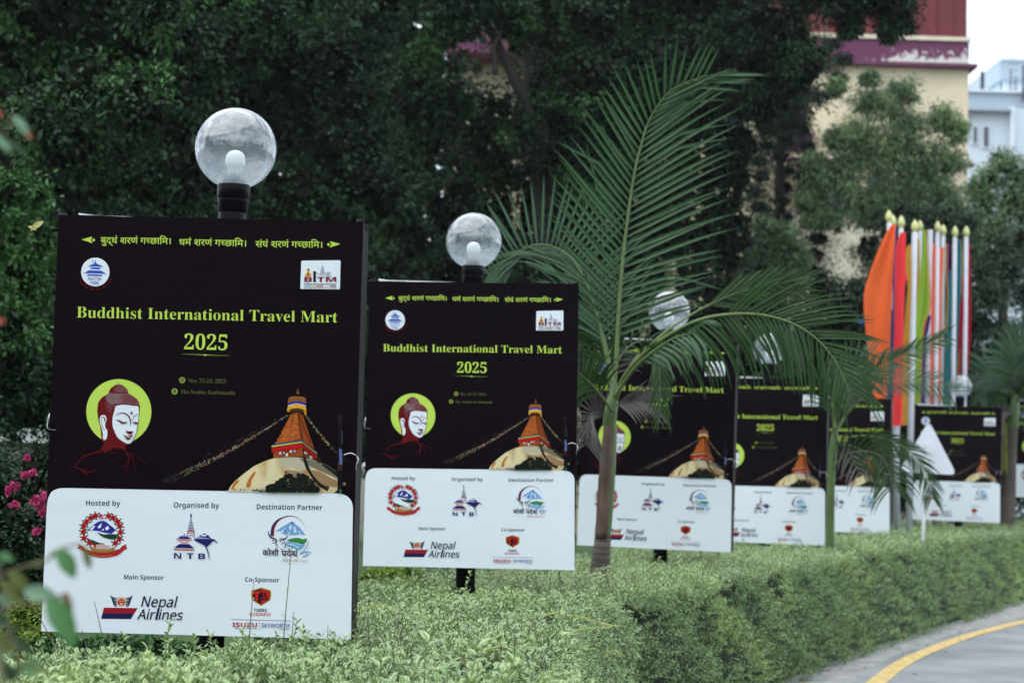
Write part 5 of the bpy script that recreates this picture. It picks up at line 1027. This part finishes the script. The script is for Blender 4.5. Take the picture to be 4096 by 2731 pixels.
# lower left frond with hanging leaflets and the dry grey one
frond(pm, [(2446, 1640, Y - .05), (2410, 1590, Y - .15), (2360, 1530, Y - .25), (2310, 1490, Y - .35), (2270, 1500, Y - .42)], 16, .3, lambda t: .32 * (1 - .3 * t), lambda t: 50, lambda t: 60, M_PLD, W=.014, droopL=1.1, droopR=.5, as_parts=False, seed=7, r0=.011)
frond(pm, [(2448, 1600, Y + .1), (2440, 1450, Y + .15), (2400, 1300, Y + .25), (2350, 1230, Y + .35), (2310, 1230, Y + .42)], 24, .25, lambda t: .42, lambda t: 45, lambda t: 35, M_PLD, W=.015, droopL=.9, droopR=.7, as_parts=False, seed=8, r0=.010)
frond(pm, [(2440, 1700, Y + .05), (2410, 1660, Y - .02), (2370, 1650, Y - .1), (2350, 1690, Y - .15), (2345, 1780, Y - .18)], 22, .2, lambda t: .30 * (1 - .3 * t), lambda t: 45, lambda t: 55, M_PDRY, W=.008, droopL=.5, droopR=.25, as_parts=False, rach=M_PDRY, seed=9, r0=.008)
frond(pm, [(2450, 1620, Y), (2500, 1610, Y - .1), (2550, 1600, Y - .16), (2600, 1605, Y - .2)], 12, .15, lambda t: .24, lambda t: 25, lambda t: 30, M_PDRY, W=.012, droopL=.2, droopR=.4, as_parts=False, rach=M_PDRY, seed=10, r0=.006)
frond(pm, [(2450, 1590, Y + .15), (2470, 1450, Y + .3), (2540, 1370, Y + .45), (2640, 1370, Y + .5), (2740, 1400, Y + .55)], 10, .3, lambda t: .18, lambda t: 45, lambda t: 50, M_PLB, W=.010, droopL=.4, droopR=.6, as_parts=False, seed=11, r0=.009)
frond(pm, [(2446, 1590, Y + .15), (2420, 1450, Y + .3), (2380, 1420, Y + .45), (2330, 1430, Y + .5)], 18, .25, lambda t: .26, lambda t: 45, lambda t: 60, M_PDRY, W=.010, droopL=.3, droopR=.8, as_parts=False, seed=12, r0=.007)
# second palm
Y = 15.7; f2 = at(3320, 2190, Y); p2_ = empty('palm_tree', (f2.x, Y, 0)); tag(p2_, 'small palm with a green stem between the fourth and fifth sign boards', 'palm tree'); count[0] = 0
MB().tube([Vector((0, 0, 0)), at(3320, 2190, Y) - p2_.location], [.055, .045], 12).build('trunk', M_PTRK, p2_, True)
trunk_path(p2_, [(3320, 2195, Y, 36), (3322, 2060, Y, 32), (3326, 1900, Y, 30), (3334, 1780, Y, 32), (3342, 1700, Y, 22)], 'stem', M_SHAFT, 12)
fk = dict(W=.013, r0=.009)
frond(p2_, [(3336, 1900, Y), (3342, 1860, Y - .05), (3368, 1828, Y - .15), (3420, 1806, Y - .25), (3480, 1806, Y - .3), (3530, 1832, Y - .35), (3560, 1890, Y - .38), (3572, 1950, Y - .4)], 26, .2, lambda t: .34, lambda t: 40, lambda t: 60, M_PLD, droopL=.5, droopR=.8, seed=21, **fk)
frond(p2_, [(3340, 1730, Y), (3390, 1640, Y - .05), (3439, 1560, Y - .1), (3488, 1494, Y - .15), (3560, 1445, Y - .2), (3660, 1400, Y - .25), (3770, 1350, Y - .3)], 26, .35, lambda t: .27 * (1 - .35 * t), lambda t: 28, lambda t: 42 - 14 * t, M_PL, droopL=.1, droopR=.35, seed=22, **fk)
frond(p2_, [(3340, 1740, Y), (3400, 1640, Y + .1), (3500, 1560, Y + .2), (3610, 1520, Y + .3), (3720, 1530, Y + .35), (3800, 1570, Y + .4)], 20, .4, lambda t: .24, lambda t: 34, lambda t: 38, M_PLB, droopL=.1, droopR=.4, seed=23, **fk)
frond(p2_, [(3338, 1790, Y), (3373, 1755, Y - .1), (3450, 1742, Y - .2), (3524, 1752, Y - .3), (3615, 1787, Y - .35), (3676, 1846, Y - .4), (3712, 1915, Y - .42), (3728, 1990, Y - .43)], 30, .3, lambda t: .24 * (1 - .2 * t), lambda t: 28, lambda t: 40, M_PLD, droopL=.3, droopR=.7, seed=24, **fk)
frond(p2_, [(3340, 1750, Y), (3346, 1600, Y + .05), (3400, 1480, Y + .1), (3460, 1440, Y + .15), (3530, 1450, Y + .2)], 22, .3, lambda t: .28, lambda t: 40, lambda t: 50, M_PLB, droopL=.3, droopR=.8, as_parts=False, seed=25, **fk)
frond(p2_, [(3336, 1760, Y), (3330, 1620, Y - .1), (3350, 1520, Y - .2), (3400, 1480, Y - .3), (3440, 1520, Y - .36), (3450, 1600, Y - .4)], 24, .2, lambda t: .34, lambda t: 40, lambda t: 50, M_PLD, droopL=.6, droopR=.9, as_parts=False, seed=26, **fk)
0 and frond(p2_, [(3336, 1800, Y), (3360, 1700, Y + .1), (3430, 1640, Y + .2), (3520, 1640, Y + .3), (3590, 1690, Y + .35)], 18, .3, lambda t: .26, lambda t: 40, lambda t: 60, M_PLD, droopL=.4, droopR=.8, as_parts=False, seed=27, **fk)
frond(p2_, [(3334, 1860, Y), (3345, 1800, Y - .1), (3380, 1770, Y - .2), (3440, 1900, Y - .3)], 8, .3, lambda t: .26, lambda t: 40, lambda t: 50, M_PDRY, droopL=.4, droopR=.8, as_parts=False, seed=28, rach=M_PDRY, **fk)
# third palm, right edge
Y = 25.3; f3 = at(4035, 2085, Y); p3 = empty('palm_tree', (f3.x, Y, 0)); tag(p3, 'palm with brown trunk at the right edge behind the small sign board', 'palm tree')
trunk_path(p3, [(4028, 2140, Y, 62), (4034, 2040, Y, 54), (4040, 1900, Y, 48), (4046, 1780, Y, 42), (4052, 1700, Y, 40)], 'trunk', M_PTRK, 12)
trunk_path(p3, [(4051, 1715, Y, 42), (4056, 1650, Y, 44), (4060, 1590, Y, 30), (4064, 1540, Y, 14)], 'crownshaft', M_SHAFT, 12)
fk = dict(W=.034, r0=.02, as_parts=False)
frond(p3, [(4062, 1600, Y), (4050, 1500, Y - .2), (4060, 1420, Y - .4), (4100, 1370, Y - .5), (4160, 1360, Y - .6)], 28, .12, lambda t: .62, lambda t: 50, lambda t: 50, M_PLB, droopL=.5, droopR=.5, seed=31, **fk)
frond(p3, [(4060, 1600, Y), (4020, 1520, Y), (3980, 1490, Y), (3930, 1500, Y), (3900, 1540, Y)], 24, .15, lambda t: .5, lambda t: 50, lambda t: 50, M_PLB, droopL=.6, droopR=.4, seed=32, **fk)
frond(p3, [(4062, 1600, Y), (4080, 1500, Y + .2), (4130, 1430, Y + .4), (4200, 1420, Y + .5)], 24, .15, lambda t: .7, lambda t: 50, lambda t: 50, M_PL, droopL=.5, droopR=.5, seed=33, **fk)
frond(p3, [(4062, 1610, Y), (4040, 1560, Y + .4), (4000, 1560, Y + .8), (3970, 1600, Y + 1), (3960, 1680, Y + 1.1)], 22, .15, lambda t: .45, lambda t: 45, lambda t: 60, M_PL, droopL=.7, droopR=.6, seed=34, **fk)
frond(p3, [(4062, 1620, Y), (4100, 1540, Y - .3), (4140, 1540, Y - .5), (4170, 1620, Y - .6)], 22, .15, lambda t: .55, lambda t: 45, lambda t: 60, M_PLD, droopL=.7, droopR=.6, seed=35, **fk)
frond(p3, [(4056, 1650, Y), (4030, 1640, Y - .1), (4014, 1700, Y - .15), (4010, 1800, Y - .16), (4012, 1860, Y - .16)], 14, .3, lambda t: .22, lambda t: 20, lambda t: 20, leafmat('yellowed_leaflet', (.12, .13, .02), (.24, .24, .04)), droopL=.5, droopR=.5, seed=36, rach=M_PDRY, W=.03, r0=.012, as_parts=False)
frond(p3, [(4056, 1660, Y), (4020, 1650, Y - .2), (4000, 1670, Y - .3), (3985, 1720, Y - .3)], 14, .2, lambda t: .3, lambda t: 30, lambda t: 40, M_PDRY, droopL=.5, droopR=.5, seed=37, rach=M_PDRY, **{**fk, 'W': .03})
# ------------------------------------------------------------------ flag poles and flags
M_POLE = mat('white_painted_pole', (.50, .52, .58), rough=.5, noise=.06, scale=6)
M_FIN = mat('pale_yellow_finial', (.58, .60, .26), rough=.5)
FC = lambda x, y: (3300 + x * .638, 700 + y * .638)
POLES = [(400, 240, 21.3, 'first flag pole from the left, tallest, behind the top of the orange flag'), (425, 270, 22.0, 'flag pole just right of the tallest one, mostly hidden by the orange flag'), (478, 275, 21.5, 'flag pole above the red pink flag'), (563, 300, 21.6, 'flag pole right of the mustard flag, white down to the hedge'), (595, 300, 24.4, 'flag pole left of the lime green flag, close behind its neighbour'),
         (660, 345, 24.2, 'flag pole without a finial, right of the lime green flag'), (706, 308, 24.0, 'flag pole between the two narrow coral flags'), (741, 328, 24.6, 'flag pole right of the second narrow coral flag'), (815, 338, 24.4, 'flag pole left of the teal flag'), (886, 338, 24.5, 'rightmost flag pole, above the small globe lamp')]
BOT = {0: (3592, 2110), 3: (3634, 2100)}
fp0 = None
for i, (x, y, Yp, lab) in enumerate(POLES):
    px, py = FC(x, y); top = at(px, py, Yp)
    bx_, by_ = BOT.get(i, (px - 22 + (8 if i > 5 else 0), 2100)); b = at(bx_, by_, Yp)
    k = (top.z - 0) / (top.z - b.z); foot = Vector((top.x + (b.x - top.x) * k, Yp, 0)); h = (top - foot).length
    r = empty('flag_pole', foot); tag(r, lab, 'flag pole', 'white flag poles standing in a cluster'); r.rotation_euler = (0, math.atan2(top.x - foot.x, top.z), 0)
    rr_ = .036 if i in (3, 5) else .030
    MB().lathe([(rr_, 0), (rr_, h - (.12 if i != 5 else 0))], 14).build('pole', M_POLE, r, True)
    if i != 5: MB().lathe([(.030, h - .12), (.026, h - .115), (.024, h - .10), (.040, h - .085), (.046, h - .05), (.038, h - .015), (.018, h + .02), (.004, h + .04)], 14).build('finial', M_FIN, r, True)
def flag(name, label, cols, rows, Yf, seed, widths=None, fold=.03):
    """rows: (y, x-left, x-right) in flag-crop pixels from top to bottom; cols: (share to the right, colour)"""
    q = random.Random(seed); R_ = crom([(y, a - (4 if b - a < 30 else 0), b + (4 if b - a < 30 else 0)) for y, a, b in rows], 5); nx = 12; V = []; ph = q.uniform(0, 6)
    for (y, a, b) in R_:
        for i in range(nx + 1):
            u = i / nx; X, Yp = FC(a + (b - a) * u, y); d = Yf + fold * math.sin(u * 9 + ph + y * .004) * (.4 + .6 * u) + .02 * math.sin(y * .011 + ph); V.append(at(X, Yp, d))
    F = []; M_ = []; mats_ = []; fold *= 1.5
    for c in cols:
        mm = mat('flag_cloth', c[1], rough=.75, spec=.15, noise=.06, scale=6, stretch=(8, 8, .5), bump=.3, bscale=7); nt = mm.node_tree; tr = nt.nodes.new('ShaderNodeBsdfTranslucent'); tr.inputs[0].default_value = (*c[1], 1); ms = nt.nodes.new('ShaderNodeMixShader'); ms.inputs[0].default_value = .5
        nt.links.new(nt.nodes['Principled BSDF'].outputs[0], ms.inputs[1]); nt.links.new(tr.outputs[0], ms.inputs[2]); nt.links.new(ms.outputs[0], nt.nodes['Material Output'].inputs[0]); mats_.append(mm)
    for j in range(len(R_) - 1):
        for i in range(nx):
            u = (i + .5) / nx; k = next((k for k, c in enumerate(cols) if u <= c[0]), len(cols) - 1); a = j * (nx + 1) + i; F.append((a, a + 1, a + nx + 2, a + nx + 1)); M_.append(k)
    base = V[0]; me = bpy.data.meshes.new(name); me.from_pydata([v - base for v in V], [], F)
    for m in mats_: me.materials.append(m)
    me.polygons.foreach_set('material_index', M_); me.polygons.foreach_set('use_smooth', [True] * len(F)); o = link(name, me, loc=base); return tag(o, label, 'flag', 'long narrow flags on the flag poles')
OR = (.97, .17, .045); BLU = (.035, .10, .30); RP = (.95, .075, .085); MU = (.62, .36, .05); LI = (.36, .60, .07); CO = (.95, .17, .10); TE = (.02, .20, .24); DR_ = (.38, .008, .03); VI = (.20, .03, .20); DBL = (.03, .04, .32)
flag('flag', 'large bright orange flag with thin blue edge, leftmost and widest', [(.04, BLU), (1, OR)], [(312, 425, 444), (350, 392, 440), (480, 330, 436), (640, 272, 425), (760, 243, 420), (950, 252, 412), (1150, 274, 405), (1300, 296, 396), (1400, 298, 386)], 21.0, 1)
flag('flag', 'dark blue flag strip between the orange and the red pink flags', [(1, BLU)], [(318, 428, 447), (430, 418, 442), (700, 405, 438), (1000, 395, 436), (1400, 380, 426)], 21.25, 2, fold=.015)
flag('flag', 'red pink flag hanging lowest, between blue strip and mustard flag', [(1, RP)], [(360, 478, 503), (440, 448, 506), (600, 438, 508), (650, 437, 518), (700, 436, 502), (900, 434, 497), (1200, 428, 490), (1500, 424, 484), (1570, 422, 482)], 21.2, 3)
flag('flag', 'mustard yellow flag right of the red pink one', [(1, MU)], [(440, 520, 540), (500, 505, 542), (600, 512, 540), (690, 522, 538), (800, 515, 536), (1000, 495, 530), (1300, 484, 522), (1568, 480, 516)], 21.45, 4, fold=.015)
flag('flag', 'narrow mustard flag strip close behind the lime green flag', [(1, MU)], [(400, 575, 590), (700, 568, 588), (900, 560, 580), (1100, 553, 572), (1570, 532, 552)], 24.3, 5, fold=.01)
flag('flag', 'lime green flag with a folded right edge', [(.9, LI), (1, CO)], [(345, 612, 630), (480, 606, 645), (600, 597, 652), (780, 580, 664), (860, 573, 655), (930, 566, 628), (1010, 562, 615), (1200, 555, 608), (1430, 550, 600)], 24.1, 6)
flag('flag', 'thin blue and coral flag edge right of the lime green flag', [(.35, CO), (1, DBL)], [(880, 640, 662), (960, 618, 650), (1050, 612, 628), (1250, 604, 622), (1430, 596, 618)], 24.15, 7, fold=.008)
flag('flag', 'narrow coral flag, left one of the two among the middle poles', [(1, CO)], [(430, 680, 692), (500, 676, 690), (800, 670, 686), (1430, 658, 670)], 23.95, 8, fold=.008)
flag('flag', 'narrow coral flag, right one of the two among the middle poles', [(.8, CO), (1, MU)], [(455, 720, 745), (500, 718, 742), (700, 716, 732), (900, 712, 728), (1200, 706, 722), (1430, 704, 722)], 24.2, 9, fold=.01)
flag('flag', 'thin ochre and violet flag left of the teal poles', [(.4, MU), (1, VI)], [(430, 762, 776), (600, 760, 775), (750, 768, 785), (900, 762, 784), (1000, 755, 774)], 24.5, 10, fold=.01)
flag('flag', 'narrow teal flag left of the second last pole', [(1, TE)], [(600, 782, 794), (800, 776, 792), (1100, 764, 786), (1430, 752, 776)], 24.4, 11, fold=.01)
flag('flag', 'teal flag between the last two poles', [(.86, TE), (1, MU)], [(400, 838, 848), (480, 832, 858), (620, 828, 860), (850, 822, 856), (1000, 818, 846), (1260, 808, 830)], 24.45, 12, fold=.02)
flag('flag', 'thin dark crimson flag close to the left side of the last pole', [(1, DR_)], [(640, 852, 866), (900, 846, 864), (1060, 836, 854), (1260, 826, 846)], 24.45, 13, fold=.008)
flag('flag', 'dark crimson flag on the right side of the last pole', [(1, DR_)], [(430, 896, 908), (600, 892, 910), (900, 886, 912), (1100, 880, 905), (1260, 872, 890)], 24.55, 14, fold=.012)
flag('flag', 'small blue flag corner sticking out left of the orange flag', [(1, (.05, .16, .5))], [(900, 206, 246), (915, 196, 247), (930, 210, 247)], 21.3, 15, fold=.01)

# ------------------------------------------------------------------ back of a triangular road sign
ts = at(3700, 2150, 19.3); tr_ = empty('road_sign', (ts.x, 19.3, 0)); tag(tr_, 'white back of a triangular road sign on a thin white post', 'road sign')
M_SIGN = mat('white_sign_back', (.66, .68, .74), rough=.55, noise=.04, scale=5, bump=.06, bscale=12)
M_SP = mat('white_sign_post', (.62, .65, .68), rough=.5)
tp = [at(x, y, 19.15) - tr_.location for x, y in ((3716, 1682), (3828, 1900), (3596, 1885))]
cen = (tp[0] + tp[1] + tp[2]) / 3; out = []
for i in range(3):
    p = tp[i]; a_, b_ = (tp[i - 1] - p).normalized(), (tp[(i + 1) % 3] - p).normalized(); R0 = .085
    for k in range(7): t = k / 6; out.append(p + a_ * R0 * (1 - t) ** 2 + b_ * R0 * t ** 2)
m = len(out); mb = MB(); dy = Vector((0, .012, 0)); mb.add([v for v in out] + [v + dy for v in out], [tuple(range(m)), tuple(range(2 * m - 1, m - 1, -1))] + [(i, i + m, (i + 1) % m + m, (i + 1) % m) for i in range(m)])
o = mb.build('sign_plate', M_SIGN, tr_); bv = o.modifiers.new('b', 'BEVEL'); bv.width = .003; bv.segments = 2
pt, pb_ = at(3708, 1775, 19.12) - tr_.location, at(3690, 2130, 19.12) - tr_.location; dd_ = (pb_ - pt); pe = pt + dd_ * ((-pt.z) / dd_.z)
MB().tube([pt + Vector((0, -.03, 0)), pe + Vector((0, -.03, 0))], .019, 10).build('post', M_SP, tr_, True)
MB().box(tuple(pt + Vector((0, -.035, -.06))), (.06, .055, .11)).build('bracket', M_SP, tr_)

# ------------------------------------------------------------------ out-of-focus shrub close to the camera, left edge
M_F = [leafmat('near_leaf_green', (.08, .21, .07), (.13, .29, .11), spec=.3, trans=.35), leafmat('near_leaf_olive', (.09, .12, .03), (.15, .17, .05), spec=.3, trans=.35), leafmat('near_leaf_pale', (.16, .30, .19), (.22, .36, .24), spec=.4, trans=.3), leafmat('near_leaf_dark', (.03, .07, .03), (.05, .09, .04), spec=.3, trans=.3), leafmat('near_leaf_red', (.40, .09, .05), (.5, .14, .08), trans=.3), leafmat('near_leaf_yellow', (.45, .42, .14), (.5, .46, .2), trans=.3)]
cf = lambda x, y: (x * .5952, 1900 + y * .5952)
fs = empty('leafy_shrub', (-.75, 2.3, 0)); tag(fs, 'blurred leafy twigs close to the camera at the lower left edge', 'shrub')
def near_leaf(b, t, w, m, dY=0, Y=2.3, parent=fs, cvt=cf, name='leaf', twist=.3):
    B_ = at(*cvt(*b), Y + dY); T_ = at(*cvt(*t), Y + dY + .01); W_ = w * .5952 * Y / FPX; L = (T_ - B_).length; D = (T_ - B_) / L; n = 9; V = []; F = []; nr = Vector((twist, -1, .35)).normalized(); s = D.cross(nr).normalized(); u = s.cross(D)
    for k in range(n):
        x = k / (n - 1); ww = W_ / 2 * (math.sin(PI * x ** .8) ** .75 if 0 < x < 1 else .03); c = B_ + D * L * x + u * (.10 * L * math.sin(PI * x)); wv = .04 * W_ * math.sin(k * 2.1); V += [c - s * ww + u * (ww * .35 + wv), c - s * ww * .5 + u * ww * .15, c, c + s * ww * .5 + u * ww * .15, c + s * ww + u * (ww * .35 - wv)]
    for k in range(n - 1):
        for i in range(4): a = 5 * k + i; F.append((a, a + 1, a + 6, a + 5))
    me = bpy.data.meshes.new(name); me.from_pydata([v - parent.location for v in V], [], F); me.materials.append(M_F[m]); me.polygons.foreach_set('use_smooth', [True] * len(F)); return link(name, me, parent)
for b, t, w, m, dy_ in (((385, 490), (505, 695), 120, 0, 0), ((560, 480), (605, 635), 55, 1, 0), ((318, 820), (505, 1150), 165, 0, 0), ((150, 775), (405, 838), 120, 2, .05), ((415, 795), (488, 925), 56, 1, 0), ((425, 790), (474, 828), 34, 4, 0), ((55, 640), (205, 800), 90, 1, .05), ((-10, 700), (150, 868), 80, 1, .1),
                        ((75, 1095), (235, 1205), 85, 3, .1), ((150, 1300), (282, 1300), 110, 0, .1), ((-10, 525), (90, 575), 60, 0, .1), ((-20, 800), (85, 890), 70, 2, .1), ((15, 1240), (85, 1400), 80, 3, .1), ((330, 560), (385, 500), 40, 0, .05), ((-60, 930), (60, 1010), 90, 3, .15), ((-30, 1080), (70, 1180), 90, 1, .15), ((60, 1380), (160, 1260), 70, 3, .15), ((-60, 1300), (20, 1210), 90, 0, .12), ((200, 610), (300, 590), 26, 1, 0), ((-60, 620), (40, 560), 80, 3, .1), ((120, 1000), (70, 1090), 60, 3, .14), ((225, 1290), (240, 1310), 30, 4, .07)):
    near_leaf(b, t, w, m, dy_)
M_NT = mat('near_twig', (.13, .12, .06), rough=.7)
for pts, r in (([(-80, 700), (60, 650), (200, 600), (330, 562), (420, 490), (520, 468), (570, 480)], .0016), ([(-80, 920), (40, 890), (120, 872), (330, 838), (430, 800)], .0018), ([(40, 840), (60, 1000), (90, 1150), (150, 1396)], .0016), ([(-40, 560), (40, 850), (60, 1000)], .0016), ([(60, 1000), (20, 1200), (30, 1450)], .002), ([(90, 1150), (160, 1240), (240, 1290)], .0012)):
    MB().tube([Vector(v) for v in crom([at(*cf(*p), 2.32) - fs.location for p in pts], 4)], r, 6).build('twig', M_NT, fs, True)
g0 = at(*cf(60, 1000), 2.34); MB().tube([g0 - fs.location, Vector((-.02, .06, .35)), Vector((0, .08, 0))], [.002, .006, .009], 6).build('stem', M_NT, fs, True)
# twig with leaves at the upper left edge
ft = empty('leafy_twig', tuple(at(-60, 620, 2.4))); tag(ft, 'blurred twig with pale and reddish leaves at the upper left edge', 'twig')
ci = lambda x, y: (x, y)
near_leaf((52, 462), (122, 560), 62, 2, parent=ft, cvt=ci, Y=2.4); near_leaf((106, 528), (124, 556), 34, 4, parent=ft, cvt=ci, Y=2.39); near_leaf((-30, 540), (45, 615), 62, 2, parent=ft, cvt=ci, Y=2.4); near_leaf((-40, 430), (12, 470), 40, 4, parent=ft, cvt=ci, Y=2.4); near_leaf((20, 560), (100, 620), 60, 3, parent=ft, cvt=ci, Y=2.45); near_leaf((-40, 1280), (20, 1290), 50, 4, parent=ft, cvt=ci, Y=2.4)
MB().tube([Vector(v) for v in crom([at(x, y, 2.42) - ft.location for x, y in ((-90, 640), (-40, 600), (20, 520), (52, 462))], 4)], .0014, 6).build('twig', M_NT, ft, True)
MB().tube([Vector(v) for v in crom([at(x, y, 2.42) - ft.location for x, y in ((-90, 640), (-95, 900), (-70, 1200), (-40, 1280))], 4)], .0016, 6).build('twig', M_NT, ft, True)
fy = empty('fallen_leaf', tuple(at(150, 910, 6.2))); tag(fy, 'pale yellow curled leaf caught left of the top corner of the nearest board', 'leaf')
near_leaf((175, 885), (120, 925), 40, 5, parent=fy, cvt=ci, Y=6.2); near_leaf((112, 905), (146, 922), 22, 5, parent=fy, cvt=ci, Y=6.2)
haze_box()
